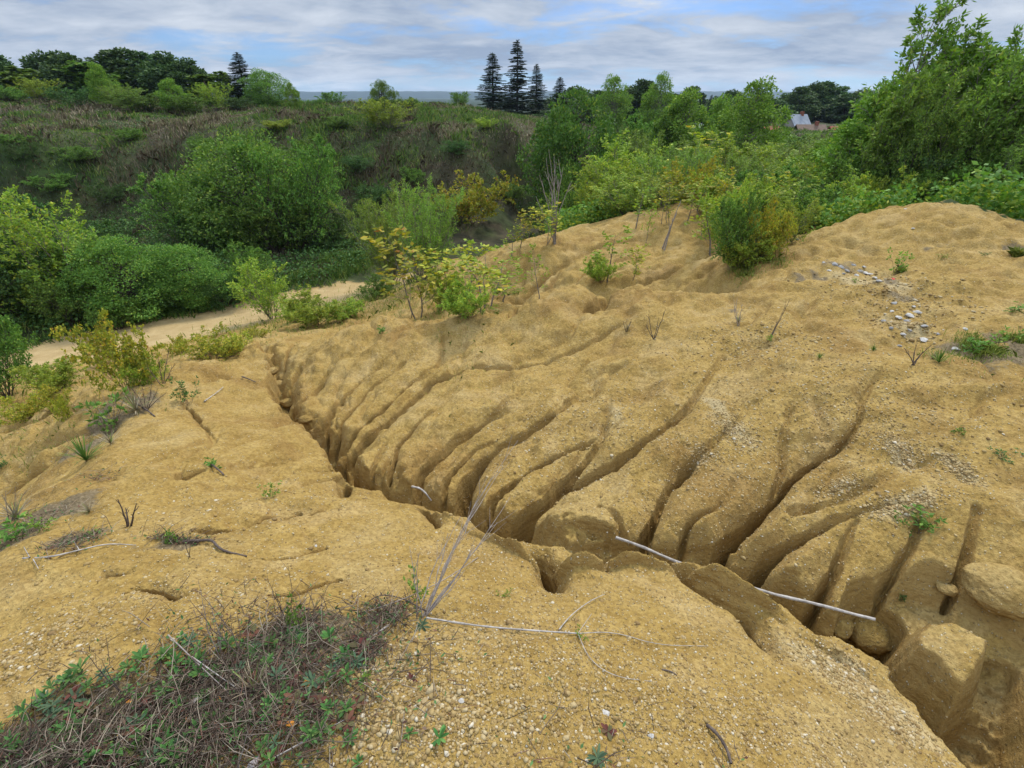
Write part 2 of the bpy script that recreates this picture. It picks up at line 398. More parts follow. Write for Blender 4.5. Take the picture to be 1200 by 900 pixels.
def build_ground():
    R = [0.22]
    while R[-1] < 1.7: R.append(R[-1]*1.0055)
    while R[-1] < 6.5: R.append(R[-1]*1.0027)
    while R[-1] < 14: R.append(R[-1]*1.0052)
    while R[-1] < 34: R.append(R[-1]*1.0065)
    while R[-1] < 80: R.append(R[-1]*1.012)
    while R[-1] < 4500: R.append(R[-1]*1.06)
    R = np.array(R)
    A = np.concatenate([np.linspace(math.radians(-67), math.radians(67), 1350), np.linspace(math.radians(67), math.radians(293), 130)[1:-1]])
    na, nr = len(A), len(R)
    aa, rr = np.meshgrid(A, R)
    x = (rr*np.sin(aa)).ravel(); y = (rr*np.cos(aa)).ravel()
    z = height(x, y)
    x = np.append(x, 0); y = np.append(y, 0); z = np.append(z, T(0, .05))
    co = np.stack([x, y, z], -1).astype(np.float32)
    i = np.arange(nr-1)[:, None]*na; j = np.arange(na)[None]; j2 = (j+1) % na
    quads = np.stack([i+j, i+j2, i+na+j2, i+na+j], -1).reshape(-1, 4)[:, ::-1]
    tri = np.stack([np.arange(na), (np.arange(na)+1) % na, np.full(na, nr*na)], -1)
    me = bpy.data.meshes.new('ground')
    nq, nt = len(quads), len(tri)
    me.vertices.add(len(co)); me.vertices.foreach_set('co', co.ravel())
    me.loops.add(nq*4+nt*3); me.loops.foreach_set('vertex_index', np.concatenate([quads.ravel(), tri.ravel()]).astype(np.int32))
    me.polygons.add(nq+nt)
    ls = np.concatenate([np.arange(nq)*4, nq*4+np.arange(nt)*3]).astype(np.int32)
    me.polygons.foreach_set('loop_start', ls)
    me.update(calc_edges=True); me.validate()
    me.polygons.foreach_set('use_smooth', np.ones(len(me.polygons), bool))
    # ground cover: R vegetated soil, G pale gravel, B dark plant litter, A beaten track
    r = np.hypot(x, y)
    rd = road_w(x, y)
    n1 = fbm(x*.6, y*.6, 3, 201); n2 = fbm(x*3, y*3, 3, 202)
    road = (1-sstep(1.5, 2.4, rd+.35*n2))*sstep(11, 12.5, r)*(1-sstep(20.5, 23.5, r+.8*n1))
    # sand reaches: polygon test in log-polar about the bank
    mask = np.zeros(len(x))
    veg = sstep(15.5, 17.5, r+1.6*n1+.4*n2)
    veg = np.maximum(veg, sstep(12.4, 13.2, r+.4*n2)*sstep(2.0, 3.0, y*0+x*0.75-(y-6)*.62+.4*n1))      # behind the right-hand mound
    veg = np.maximum(veg, sstep(-2.4, -2.9, z)*sstep(8.2, 9, r)*sstep(.25, .6, n1+.3*n2+.1)*sstep(1.9, 2.3, rd)*.55)
    farside = road_w(x*1.04, y*1.04) > rd
    veg = np.where(farside | (r > 24), veg, veg*.25)
    veg = np.maximum(veg, farside*sstep(1.9, 2.5, rd+.3*n2)*sstep(4.0, 4.6, -z)*sstep(12, 14, r))
    veg = veg*(1-road)
    grav = np.zeros(len(x))
    for (px, py, rd_, ax, rot, k) in [(860,500,18,2.2,.3,.7),(825,525,22,.6,0,.5),(1060,520,22,1.2,0,.8),(1125,545,14,2.2,0,.8),(1060,590,60,.3,.3,.8),(990,560,30,.6,0,.5),
        (1000,800,25,1.2,-.6,1),(1050,840,30,1.2,-.6,1),(930,760,40,.6,-.5,.6),(760,640,40,.4,0,.3),(840,470,12,2,.2,.8),(720,480,14,2,0,.6),(650,500,20,1.5,0,.5),(590,480,25,1.2,.3,.3),
        (1000,325,40,.3,0,.8),(1060,380,25,.8,0,.9),(1040,330,40,.4,0,.7),(900,400,60,.4,0,.4),(870,350,60,.3,0,.35),(780,400,60,.25,0,.3),(620,430,80,.15,0,.3),
        (470,420,50,.2,0,.3),(600,820,150,.6,0,.35),(820,720,60,.4,-.4,.4),(1060,775,20,.6,0,0),(1120,740,60,.25,0,.35),(1160,610,25,.8,0,.3)]:
        grav = np.maximum(grav, k*ray_mask(px, py, rd_, x, y, z, ax, rot))
    grav = grav*(r < 12)
    lit = np.zeros(len(x))
    for (px, py, rd_, ax, rot, k) in [(200,860,130,.7,.0,1.6),(315,800,80,.65,0,1.4),(60,880,80,.5,0,1.3),(360,740,60,.5,0,1.2),(455,722,38,.3,0,.8),(385,860,50,.8,0,1.0),
        (430,760,25,1,0,.7),(500,790,60,.4,0,.35),(20,620,50,.45,0,1.2),(100,632,50,.25,0,.9),(205,633,35,.22,0,.8),(160,640,40,.25,0,.6),(100,520,25,.5,0,.9),(130,480,40,.4,0,1.0),(120,500,25,.4,0,.6),(170,470,30,.3,0,.6),
        (1150,410,55,.3,0,1.2),(1190,400,40,.5,0,1.2),(1060,345,30,.3,0,.7),(1030,330,30,.2,0,.9),(985,310,25,.2,0,.8),(960,320,14,.6,0,.7),(1090,290,10,.8,0,.8),(1110,280,20,.4,0,.5),(1100,245,10,.5,0,.8),(1195,290,14,.8,0,1.1),
        (870,310,40,.25,0,.9),(935,325,14,.4,0,.9),(860,360,12,.4,0,.6),(1170,600,12,.5,0,.4)]:
        lit = np.maximum(lit, k*ray_mask(px, py, rd_, x, y, z, ax, rot))
    lit = np.clip(lit*(1+.9*n2)-.15, 0, 1)*(r < 16)
    col = np.stack([veg, grav, lit, road], -1).astype(np.float32)
    at = me.color_attributes.new('cover', 'FLOAT_COLOR', 'POINT'); at.data.foreach_set('color', col.ravel())
    # colours of the hill: grass and dry weed patches
    o = bpy.data.objects.new('ground', me); COL.objects.link(o); o['kind'] = 'structure'
    return o
# ---------------------------------------------------------------- materials
class NB:
    def __init__(s, name):
        s.m = bpy.data.materials.new(name); s.m.use_nodes = True; s.nt = s.m.node_tree; s.nt.nodes.clear()
        s.out = s.n('ShaderNodeOutputMaterial')
    def n(s, t, **k):
        q = s.nt.nodes.new(t)
        for a, b in k.items(): setattr(q, a, b)
        return q
    def set(s, inp, v):
        if isinstance(v, (int, float)): inp.default_value = v
        elif isinstance(v, tuple): inp.default_value = v if (len(v) != 3 or inp.type != 'RGBA') else (*v, 1)
        else: s.nt.links.new(v, inp)
    def math(s, op, a, b=0.0, c=0.0, clamp=False):
        q = s.n('ShaderNodeMath', operation=op, use_clamp=clamp)
        for i, v in enumerate((a, b, c)): s.set(q.inputs[i], v)
        return q.outputs[0]
    def noise(s, vec, scale, det=4, rough=.55, dist=0.0, col=False):
        q = s.n('ShaderNodeTexNoise'); s.set(q.inputs['Vector'], vec)
        q.inputs['Scale'].default_value = scale; q.inputs['Detail'].default_value = det
        q.inputs['Roughness'].default_value = rough; q.inputs['Distortion'].default_value = dist
        return q.outputs['Color' if col else 'Fac']
    def rng(s, v, a, b, c=0.0, d=1.0, smooth=True):
        q = s.n('ShaderNodeMapRange'); q.interpolation_type = 'SMOOTHSTEP' if smooth else 'LINEAR'
        s.set(q.inputs[0], v)
        for i, k in zip((1, 2, 3, 4), (a, b, c, d)): q.inputs[i].default_value = k
        return q.outputs[0]
    def mix(s, f, a, b, blend='MIX'):
        q = s.n('ShaderNodeMix', data_type='RGBA', blend_type=blend)
        s.set(q.inputs[0], f); s.set(q.inputs[6], a); s.set(q.inputs[7], b)
        return q.outputs[2]
    def ramp(s, v, stops):
        q = s.n('ShaderNodeValToRGB'); s.set(q.inputs[0], v); e = q.color_ramp.elements
        while len(e) < len(stops): e.new(.5)
        for i, (p, c) in enumerate(stops): e[i].position = p; e[i].color = (*c, 1)
        return q.outputs[0]
    def bump(s, h, strength=.5, dist=.01, normal=None):
        q = s.n('ShaderNodeBump'); s.set(q.inputs['Height'], h); q.inputs['Strength'].default_value = strength
        q.inputs['Distance'].default_value = dist
        if normal is not None: s.nt.links.new(normal, q.inputs['Normal'])
        return q.outputs[0]
    def principled(s, col, rough=.8, normal=None, spec=.3, metal=0.0):
        q = s.n('ShaderNodeBsdfPrincipled'); s.set(q.inputs['Base Color'], col); s.set(q.inputs['Roughness'], rough)
        q.inputs['Specular IOR Level'].default_value = spec; q.inputs['Metallic'].default_value = metal
        if normal is not None: s.nt.links.new(normal, q.inputs['Normal'])
        return q
    def end(s, sh):
        s.nt.links.new(sh.outputs[0] if hasattr(sh, 'outputs') else sh, s.out.inputs[0]); return s.m
def mat_ground():
    b = NB('sand_and_soil'); geo = b.n('ShaderNodeNewGeometry'); P_ = geo.outputs['Position']
    at = b.n('ShaderNodeAttribute', attribute_name='cover'); sp = b.n('ShaderNodeSeparateColor'); b.set(sp.inputs[0], at.outputs['Color'])
    veg, grav, lit, road = sp.outputs[0], sp.outputs[1], sp.outputs[2], at.outputs['Alpha']
    big = b.noise(P_, .9, 4); mid = b.noise(P_, 4.5, 5, .6); fine = b.noise(P_, 38, 4, .65); grit = b.noise(P_, 150, 2, .6)
    sand = b.ramp(mid, [(.30, (.262, .168, .046)), (.5, (.325, .216, .062)), (.72, (.395, .275, .094))])
    crust = b.noise(P_, 1.7, 6, .62, .6)
    sand = b.mix(b.rng(crust, .52, .66, 0, .6), sand, (.42, .30, .125))
    sand = b.mix(b.rng(crust, .30, .42, .4, 0), sand, (.215, .132, .042))
    sand = b.mix(b.rng(big, .52, .68, 0, .65), sand, (.215, .125, .036))
    sand = b.mix(b.rng(big, .30, .46, .5, 0), sand, (.41, .305, .135))
    sand = b.mix(b.rng(fine, .35, .65, 0, 1), b.mix(1.0, sand, (.68, .65, .60), 'MULTIPLY'), sand)
    # bedding seen in the cut walls
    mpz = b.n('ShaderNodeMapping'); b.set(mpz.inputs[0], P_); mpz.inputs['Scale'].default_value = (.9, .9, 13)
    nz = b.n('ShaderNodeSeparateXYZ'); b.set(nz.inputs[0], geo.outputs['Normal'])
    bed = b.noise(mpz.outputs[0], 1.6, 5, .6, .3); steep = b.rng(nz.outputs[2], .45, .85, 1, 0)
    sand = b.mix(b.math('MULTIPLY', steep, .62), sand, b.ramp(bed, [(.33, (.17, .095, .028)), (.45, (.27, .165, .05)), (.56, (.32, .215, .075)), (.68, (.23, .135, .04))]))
    # individual grains and stones
    vo = b.n('ShaderNodeTexVoronoi', feature='F1'); b.set(vo.inputs['Vector'], P_); vo.inputs['Scale'].default_value = 70
    vs = b.n('ShaderNodeSeparateColor'); b.set(vs.inputs[0], vo.outputs['Color'])
    stone_m = b.rng(vo.outputs['Distance'], .25, .42, 1, 0)
    pick = b.math('GREATER_THAN', b.math('ADD', vs.outputs[0], b.math('MULTIPLY', grav, .55)), .86)
    st = b.math('MULTIPLY', stone_m, pick)
    stone_c = b.ramp(vs.outputs[1], [(.0, (.26, .18, .08)), (.45, (.36, .27, .13)), (.8, (.44, .36, .22)), (1, (.52, .46, .34))])
    vo2 = b.n('ShaderNodeTexVoronoi', feature='F1'); b.set(vo2.inputs['Vector'], P_); vo2.inputs['Scale'].default_value = 190
    vs2 = b.n('ShaderNodeSeparateColor'); b.set(vs2.inputs[0], vo2.outputs['Color'])
    sand = b.mix(b.math('MULTIPLY', b.rng(vo2.outputs['Distance'], .2, .4, 1, 0), b.rng(vs2.outputs[0], .4, 1, 0, .6)), sand, b.ramp(vs2.outputs[1], [(0, (.17, .10, .04)), (.5, (.33, .225, .09)), (1, (.48, .38, .21))]))
    sand = b.mix(b.math('MULTIPLY', b.rng(b.math('ADD', grav, b.math('MULTIPLY', b.math('SUBTRACT', mid, .5), .8)), .35, .75), .62), sand, (.44, .35, .19))
    sand = b.mix(st, sand, stone_c)
    # beaten track
    rc = b.ramp(b.noise(P_, 2.2, 5, .6), [(.3, (.32, .225, .10)), (.7, (.42, .31, .155))])
    sand = b.mix(b.math('MULTIPLY', road, .9), sand, rc)
    # soil with plant litter
    lc = b.ramp(b.noise(P_, 60, 4, .7), [(.3, (.055, .045, .028)), (.5, (.13, .10, .06)), (.68, (.24, .19, .12))])
    base = b.mix(b.math('MULTIPLY', b.rng(b.math('ADD', lit, b.math('MULTIPLY', b.math('SUBTRACT', fine, .5), .9)), .3, .6), .85), sand, lc)
    # overgrown ground
    h1 = b.noise(P_, .13, 5, .6, .4); h2 = b.noise(P_, 1.6, 5, .65)
    vc = b.ramp(h1, [(.36, (.035, .062, .016)), (.47, (.055, .065, .024)), (.56, (.070, .056, .032)), (.70, (.060, .075, .026))])
    vc = b.mix(b.rng(h2, .35, .65), b.mix(1.0, vc, (.5, .5, .5), 'MULTIPLY'), vc)
    ln = b.n('ShaderNodeVectorMath', operation='LENGTH'); b.set(ln.inputs[0], P_)
    vc = b.mix(b.rng(ln.outputs['Value'], 120, 260), vc, b.ramp(b.noise(P_, .03, 5, .6), [(.35, (.018, .032, .022)), (.65, (.032, .052, .032))]))
    base = b.mix(b.rng(b.math('ADD', veg, b.math('MULTIPLY', b.math('SUBTRACT', h2, .5), .8)), .35, .6), base, vc)
    hgt = b.math('ADD', b.math('MULTIPLY', fine, .7), b.math('ADD', b.math('MULTIPLY', grit, .22), b.math('MULTIPLY', st, .5)))
    hgt = b.math('ADD', hgt, b.math('MULTIPLY', mid, 1.2))
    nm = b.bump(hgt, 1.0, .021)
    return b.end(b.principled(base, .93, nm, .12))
ground = build_ground(); ground.data.materials.append(mat_ground())
# ---------------------------------------------------------------- plants: generators
def mesh_np(name, co, faces_list, mat, smooth=False):
    """faces_list: arrays of shape (n, k)"""
    me = bpy.data.meshes.new(name)
    co = np.ascontiguousarray(co, np.float32)
    me.vertices.add(len(co)); me.vertices.foreach_set('co', co.ravel())
    fl = [f for f in faces_list if len(f)]
    me.loops.add(sum(f.size for f in fl)); me.loops.foreach_set('vertex_index', np.concatenate([f.ravel() for f in fl]).astype(np.int32))
    me.polygons.add(sum(len(f) for f in fl)); ls = []; st = 0
    for f in fl:
        ls.append(st+np.arange(len(f))*f.shape[1]); st += f.size
    me.polygons.foreach_set('loop_start', np.concatenate(ls).astype(np.int32))
    me.update(calc_edges=True)
    if smooth: me.polygons.foreach_set('use_smooth', np.ones(len(me.polygons), bool))
    me.materials.append(mat)
    return me
def nrm(a): return a/(np.linalg.norm(a, axis=-1, keepdims=True)+1e-9)
class Wood:
    def __init__(s): s.v = []; s.f = []; s.n = 0
    def tube(s, pts, r0, r1, k=5):
        pts = np.asarray(pts, float); n = len(pts)
        tg = nrm(np.gradient(pts, axis=0)); ref = np.array([0.31, .17, .93]) if abs(tg[0][2]) < .8 else np.array([.9, .3, .1])
        a = nrm(np.cross(tg, ref)); b = np.cross(tg, a)
        th = np.arange(k)*2*PI/k; rr = np.linspace(r0, r1, n)
        if not np.isscalar(r0): rr = r0
        ring = pts[:, None]+rr[:, None, None]*(np.cos(th)[None, :, None]*a[:, None]+np.sin(th)[None, :, None]*b[:, None])
        s.v.append(ring.reshape(-1, 3))
        i = np.arange(n-1)[:, None]*k; j = np.arange(k)[None]; j2 = (j+1) % k
        s.f.append((np.stack([i+j, i+j2, i+k+j2, i+k+j], -1).reshape(-1, 4)+s.n)); s.n += n*k
    def mesh(s, name, mat):
        return mesh_np(name, np.concatenate(s.v), [np.concatenate(s.f)], mat, True)
def leaf_mesh(name, p, ax, L, Wd, mat, rng, droop=0.0, six=False):
    n = len(p); ax = nrm(ax); rn = nrm(rng.normal(size=(n, 3))); w = nrm(np.cross(ax, rn))
    nn = np.cross(w, ax)
    L = (L*rng.uniform(.65, 1.25, n))[:, None]; Wd = (Wd*rng.uniform(.7, 1.2, n))[:, None]
    if six:
        v = np.stack([p, p+ax*L*.3+w*Wd*.5+nn*L*.05, p+ax*L*.65+w*Wd*.42+nn*L*.04, p+ax*L-nn*L*.12, p+ax*L*.65-w*Wd*.42+nn*L*.04, p+ax*L*.3-w*Wd*.5+nn*L*.05], 1)
        f = np.arange(n)[:, None]*6
        return mesh_np(name, v.reshape(-1, 3), [np.concatenate([f+np.array([[0, 1, 2, 3]]), f+np.array([[0, 3, 4, 5]])])], mat)
    v = np.stack([p, p+ax*L*.45+w*Wd*.5, p+ax*L, p+ax*L*.45-w*Wd*.5], 1)
    return mesh_np(name, v.reshape(-1, 3), [np.arange(4*n).reshape(-1, 4)], mat)
def perp_rot(d, ang, az, rng):
    d = d/np.linalg.norm(d); a = np.cross(d, [0.2, .1, 1.0] if abs(d[2]) < .9 else [1, 0, 0.]); a /= np.linalg.norm(a); b = np.cross(d, a)
    return d*math.cos(ang)+(a*math.cos(az)+b*math.sin(az))*math.sin(ang)
def grow_tree(seed, stems=1, H=4.0, spread=.15, l1=14, l2=8, a1=.9, a2=.7, len1=.4, len2=.35, t0=.2, up=.10, rad=.03, leaves=12, Lf=.06, Wf=.03, wob=.08, shape='round', lean=(0, 0), leafmat=None, barkmat=None, jit=.06, l3=0):
    rng = np.random.default_rng(seed); w = Wood(); lp = []; la = []
    def curve(p, d, L, n, upk, wb):
        pts = [p]; d = d/np.linalg.norm(d)
        for i in range(n):
            d = d+rng.normal(size=3)*wb+np.array([lean[0]*.10, lean[1]*.10, upk]); d /= np.linalg.norm(d)
            pts.append(pts[-1]+d*L/n)
        return np.array(pts), d
    def at(pts, t):
        q = t*(len(pts)-1); i = min(int(q), len(pts)-2); f = q-i
        return pts[i]*(1-f)+pts[i+1]*f, pts[i+1]-pts[i]
    def leafs(pts, L, m):
        for _ in range(m):
            t = rng.uniform(.12, 1.0); p, d = at(pts, t)
            dd = perp_rot(d, rng.uniform(.5, 1.25), rng.uniform(0, 2*PI), rng)
            lp.append(p+rng.normal(size=3)*jit*L); la.append(dd+np.array([0, 0, -.15]))
    for s in range(stems):
        az = rng.uniform(0, 2*PI); an = spread*math.sqrt(rng.uniform(.02, 1)) if stems > 1 else rng.uniform(0, .06)
        d0 = np.array([math.sin(an)*math.cos(az), math.sin(an)*math.sin(az), math.cos(an)]); hs = H*rng.uniform(.72, 1.0) if stems > 1 else H
        st, _ = curve(np.array([math.cos(az), math.sin(az), 0])*(.05*H if stems > 1 else 0)*rng.uniform(0, 1), d0, hs, 8, up*.4, wob)
        w.tube(st, rad*(1 if stems == 1 else .6), rad*.12, 6 if stems == 1 else 4)
        for i in range(l1):
            t = t0+(1-t0)*(i+rng.uniform(0, 1))/l1
            p, d = at(st, t)
            if shape == 'round': k = math.sin(min(1, (1-t)/(1-t0)*.9+.12)*PI*.62)+.08
            elif shape == 'cone': k = (1-t)*1.1+.08
            else: k = .55+.5*(1-t)
            L1 = H*len1*k*rng.uniform(.7, 1.15)
            d1 = perp_rot(d, a1*rng.uniform(.75, 1.15), rng.uniform(0, 2*PI), rng)
            b1, _ = curve(p, d1, L1, 5, up, wob*1.2); w.tube(b1, rad*.35*(1-t*.6), rad*.07, 3)
            leafs(b1, L1, max(1, leaves//3))
            for j in range(l2):
                t2 = .25+.75*(j+rng.uniform(0, 1))/l2; p2, dd = at(b1, t2)
                L2 = L1*len2*(1.15-.5*t2)*rng.uniform(.7, 1.2)
                b2, _ = curve(p2, perp_rot(dd, a2*rng.uniform(.7, 1.2), rng.uniform(0, 2*PI), rng), L2, 3, up, wob)
                w.tube(b2, rad*.10, rad*.04, 3)
                leafs(b2, L2, leaves)
    lp = np.array(lp); la = np.array(la)
    return w.mesh('trunk', barkmat), leaf_mesh('crown', lp, la, Lf, Wf, leafmat, rng)
def clump_tree(seed, H, R, nclump, nleaf, Lf, Wf, leafmat, barkmat, base=.08, squash=1.0, cr=.24, stems=3, taper=.0):
    """full crown: boughs carried out from the stems, each ending in a clump of leaves that face outwards"""
    rng = np.random.default_rng(seed); w = Wood(); LP = []; LA = []
    zc = H*(base+(1-base)*.5); hz = H*(1-base)*.5
    for s in range(stems):
        a = rng.uniform(0, 6.28); top = np.array([math.cos(a)*R*.25, math.sin(a)*R*.25, H*.8]); b = np.array([math.cos(a), math.sin(a), 0])*.04*H*(stems > 1)
        w.tube(tube3(b, top, rng, .03), .022*H/math.sqrt(stems), .005*H, 6)
    for i in range(nclump):
        d = nrm(rng.normal(size=3)); k = rng.uniform(.45, 1.0)**.5; wob = 1+.22*math.sin(3*math.atan2(d[1], d[0])+seed)+.15*rng.normal()
        rr = R*(1-taper*max(0, d[2])); c = np.array([d[0]*rr*k*wob, d[1]*rr*k*wob, zc+d[2]*hz*k*(1+.08*rng.normal())]); c[2] = min(max(c[2], H*.03), H*1.02)
        c0 = np.array([0, 0, max(.04*H, c[2]-.35*R)]); w.tube(tube3(c0, c, rng, .06), .006*H, .0015*H, 3)
        r = R*cr*rng.uniform(.6, 1.35); m = int(nleaf*(r/(R*cr))**2)
        u = nrm(rng.normal(size=(m, 3))*np.array([1, 1, .8])+d*.55); q = rng.uniform(.35, 1.15, m)**.6
        LP.append(c+u*(r*q)[:, None]*np.array([1.15, 1.15, .85*squash])); LA.append(u*.8+rng.normal(size=(m, 3))*.55+np.array([0, 0, -.05]))
    lp = np.concatenate(LP); m_ = np.sin(lp[:, 0]*5.1/R+seed)+np.sin(lp[:, 1]*6.3/R)+np.sin(lp[:, 2]*7.7/R+lp[:, 0]*3/R) < 1.75; lp = lp[m_]; LA = [np.concatenate(LA)[m_]]; lp[:, 2] = np.maximum(lp[:, 2], .02)
    return w.mesh('trunk', barkmat), leaf_mesh('crown', lp, np.concatenate(LA), Lf, Wf, leafmat, rng)
def tube3(a, b, rng, bow):
    s = np.linspace(0, 1, 6)[:, None]; a = np.asarray(a, float); b = np.asarray(b, float); L = np.linalg.norm(b-a)
    return a+(b-a)*s+nrm(rng.normal(size=3))*np.sin(s*PI)*L*bow
def spruce_tree(seed, H=14, R=2.6, leafmat=None, barkmat=None, gaps=.0, low=.06):
    rng = np.random.default_rng(seed); w = Wood(); P1 = []; A1 = []
    n = 12; st = np.stack([rng.normal(size=n)*.03, rng.normal(size=n)*.03, np.linspace(0, H, n)], -1); st[0, :2] = 0
    w.tube(st, .17, .02, 7)
    z = H*low
    while z < H*.985:
        t = z/H; k = rng.integers(5, 8)
        for i in range(k):
            if rng.uniform() < gaps: continue
            az = rng.uniform(0, 2*PI); L = R*(1-t)**.85*rng.uniform(.45, 1.25)+.12
            d = np.array([math.cos(az), math.sin(az), 0]); m = 5
            s = np.linspace(0, 1, m); pts = np.array([0, 0, z])+d*(s*L)[:, None]+np.array([0, 0, 1])*((-.35*s+.22*s*s)*L)[:, None]
            w.tube(pts, .03*(1-t)+.008, .005, 3)
            q = int(16+70*L); ss = rng.uniform(.08, 1, q)
            pp = np.array([0, 0, z])+d*(ss*L)[:, None]+np.array([0, 0, 1])*((-.35*ss+.22*ss*ss)*L)[:, None]
            side = np.cross(d, [0, 0, 1.])
            off = rng.uniform(-1, 1, q)*(1.1-ss)*L*.36
            P1.append(pp+side*off[:, None]); A1.append(d*.6+side*np.sign(off)[:, None]*.7+np.array([0, 0, -.45])+rng.normal(size=(q, 3))*.2)
        z += H*.015+.09*rng.uniform(.4, 1.6)
    # leader
    q = 60; zz = rng.uniform(.9, 1.0, q)*H; P1.append(np.stack([zz*0, zz*0, zz], -1)); A1.append(np.stack([rng.normal(size=q)*.5, rng.normal(size=q)*.5, np.ones(q)*.5], -1))
    return w.mesh('trunk', barkmat), leaf_mesh('crown', np.concatenate(P1), np.concatenate(A1), .34, .10, leafmat, rng)
def mat_leaf(name, stops, trans=.25, rough=.55):
    b = NB(name); geo = b.n('ShaderNodeNewGeometry'); oi = b.n('ShaderNodeObjectInfo')
    c = b.ramp(geo.outputs['Random Per Island'], stops)
    hs = b.n('ShaderNodeHueSaturation'); b.set(hs.inputs['Hue'], b.math('MULTIPLY_ADD', oi.outputs['Random'], .03, .476))
    b.set(hs.inputs['Value'], b.math('MULTIPLY_ADD', oi.outputs['Random'], .35, .82)); b.set(hs.inputs['Color'], c)
    p = b.principled(hs.outputs[0], rough+.08, None, .12)
    tr = b.n('ShaderNodeBsdfTranslucent'); b.set(tr.inputs[0], b.mix(1.0, hs.outputs[0], (1.0, 1.15, .45), 'MULTIPLY'))
    mx = b.n('ShaderNodeMixShader'); mx.inputs[0].default_value = trans
    b.nt.links.new(p.outputs[0], mx.inputs[1]); b.nt.links.new(tr.outputs[0], mx.inputs[2])
    return b.end(mx)
def mat_bark(name, c0, c1, scale=14):
    b = NB(name); tc = b.n('ShaderNodeTexCoord'); n = b.noise(tc.outputs['Object'], scale, 4, .65)
    return b.end(b.principled(b.ramp(n, [(.35, c0), (.65, c1)]), .85, b.bump(n, .6, .01), .2))
ML = {
 'darkmid': mat_leaf('deep_green_leaf', [(0, (.045, .10, .020)), (.5, (.075, .155, .030)), (.9, (.12, .22, .04)), (1, (.26, .28, .05))], .25),
 'midgreen': mat_leaf('fresh_leaf', [(0, (.08, .165, .026)), (.5, (.135, .26, .038)), (.9, (.20, .35, .055)), (1, (.32, .38, .06))], .3),
 'willow': mat_leaf('willow_leaf', [(0, (0.109, 0.196, 0.032)), (.5, (0.167, 0.275, 0.049)), (.9, (0.239, 0.355, 0.065)), (1, (0.348, 0.392, 0.072))], .3),
 'bright': mat_leaf('bright_leaf', [(0, (0.147, 0.231, 0.031)), (.5, (0.217, 0.315, 0.045)), (.85, (0.308, 0.392, 0.056)), (1, (0.476, 0.448, 0.056))], .35),
 'yellow': mat_leaf('yellowing_leaf', [(0, (0.163, 0.213, 0.031)), (.45, (0.275, 0.312, 0.037)), (.8, (0.413, 0.400, 0.044)), (.93, (0.525, 0.413, 0.037)), (1, (0.375, 0.200, 0.062))], .3),
 'dark': mat_leaf('dark_leaf', [(0, (0.036, 0.085, 0.023)), (.5, (0.058, 0.127, 0.034)), (.9, (0.098, 0.182, 0.044)), (1, (0.143, 0.221, 0.052))], .22),
 'mid': mat_leaf('green_leaf', [(0, (0.070, 0.145, 0.026)), (.5, (0.104, 0.203, 0.038)), (.9, (0.160, 0.275, 0.049)), (1, (0.275, 0.334, 0.058))], .28),
 'grey': mat_leaf('greyish_leaf', [(0, (0.065, 0.111, 0.046)), (.5, (0.104, 0.163, 0.065)), (1, (0.169, 0.227, 0.098))], .2),
 'spruce': mat_leaf('spruce_needles', [(0, (0.014, 0.031, 0.017)), (.6, (0.026, 0.050, 0.024)), (1, (0.048, 0.074, 0.031))], .05),
 'far': mat_leaf('far_leaf', [(0, (0.032, 0.068, 0.027)), (.5, (0.054, 0.105, 0.035)), (1, (0.101, 0.162, 0.046))], .15),
}
BK = mat_bark('grey_bark', (.09, .075, .06), (.22, .19, .16)); BKD = mat_bark('dark_bark', (.035, .028, .022), (.09, .07, .055))
BKL = mat_bark('pale_twig', (.30, .26, .23), (.50, .45, .42), 40); BKB = mat_bark('brown_twig', (.07, .045, .03), (.16, .11, .075), 40)
KM = {}
def kind(key, *ms): KM.setdefault(key, []).append(ms)
for s in range(3):
    kind('willow', *grow_tree(100+s, 16, 3.0, .62, 12, 6, .5, .5, .34, .45, .04, .10, .035, 12, .10, .026, .05, 'up', leafmat=ML['willow'], barkmat=BK))
    kind('birchbush', *grow_tree(120+s, 8, 3.0, .5, 13, 6, .65, .6, .42, .42, .03, .06, .035, 13, .085, .05, .06, 'up', leafmat=ML['bright'], barkmat=BK))
    kind('darkbush', *grow_tree(140+s, 9, 3.0, .85, 12, 7, .85, .8, .42, .45, .03, .03, .045, 15, .10, .06, .07, 'round', leafmat=ML['dark'], barkmat=BKD))
    kind('midbush', *grow_tree(160+s, 9, 3.0, .75, 12, 7, .7, .7, .40, .42, .02, .05, .04, 15, .095, .055, .06, 'round', leafmat=ML['mid'], barkmat=BKD))
    kind('fartree', *clump_tree(180+s, 8.0, 2.9, 80, 90, .46, .30, ML['far'], BKD, .05, cr=.26, stems=2, taper=.35))
    kind('farpoplar', *grow_tree(200+s, 1, 8.0, .1, 48, 7, .75, .6, .28, .4, .03, .08, .12, 13, .34, .20, .05, 'round', leafmat=ML['mid'], barkmat=BK))
    kind('spruce', *spruce_tree(220+s, 14, 2.5, ML['spruce'], BKD, .12*s))
    kind('sapling', *grow_tree(240+s, 1, 1.4, .1, 12, 2, .75, .7, .40, .45, .2, .12, .012, 7, .065, .042, .07, 'up', leafmat=ML['bright'], barkmat=BK))
    kind('ysapling', *grow_tree(260+s, 2, 1.4, .3, 11, 2, .7, .7, .38, .45, .18, .10, .011, 7, .065, .042, .07, 'up', leafmat=ML['yellow'], barkmat=BK))
    kind('ybush', *grow_tree(280+s, 11, 1.4, .9, 9, 5, .7, .8, .42, .45, .04, .05, .012, 9, .068, .044, .08, 'up', leafmat=ML['yellow'], barkmat=BKB))
    kind('lowbush', *grow_tree(300+s, 14, 1.2, .95, 9, 5, .6, .7, .42, .45, .03, .08, .012, 10, .072, .028, .08, 'up', leafmat=ML['bright'], barkmat=BKB))
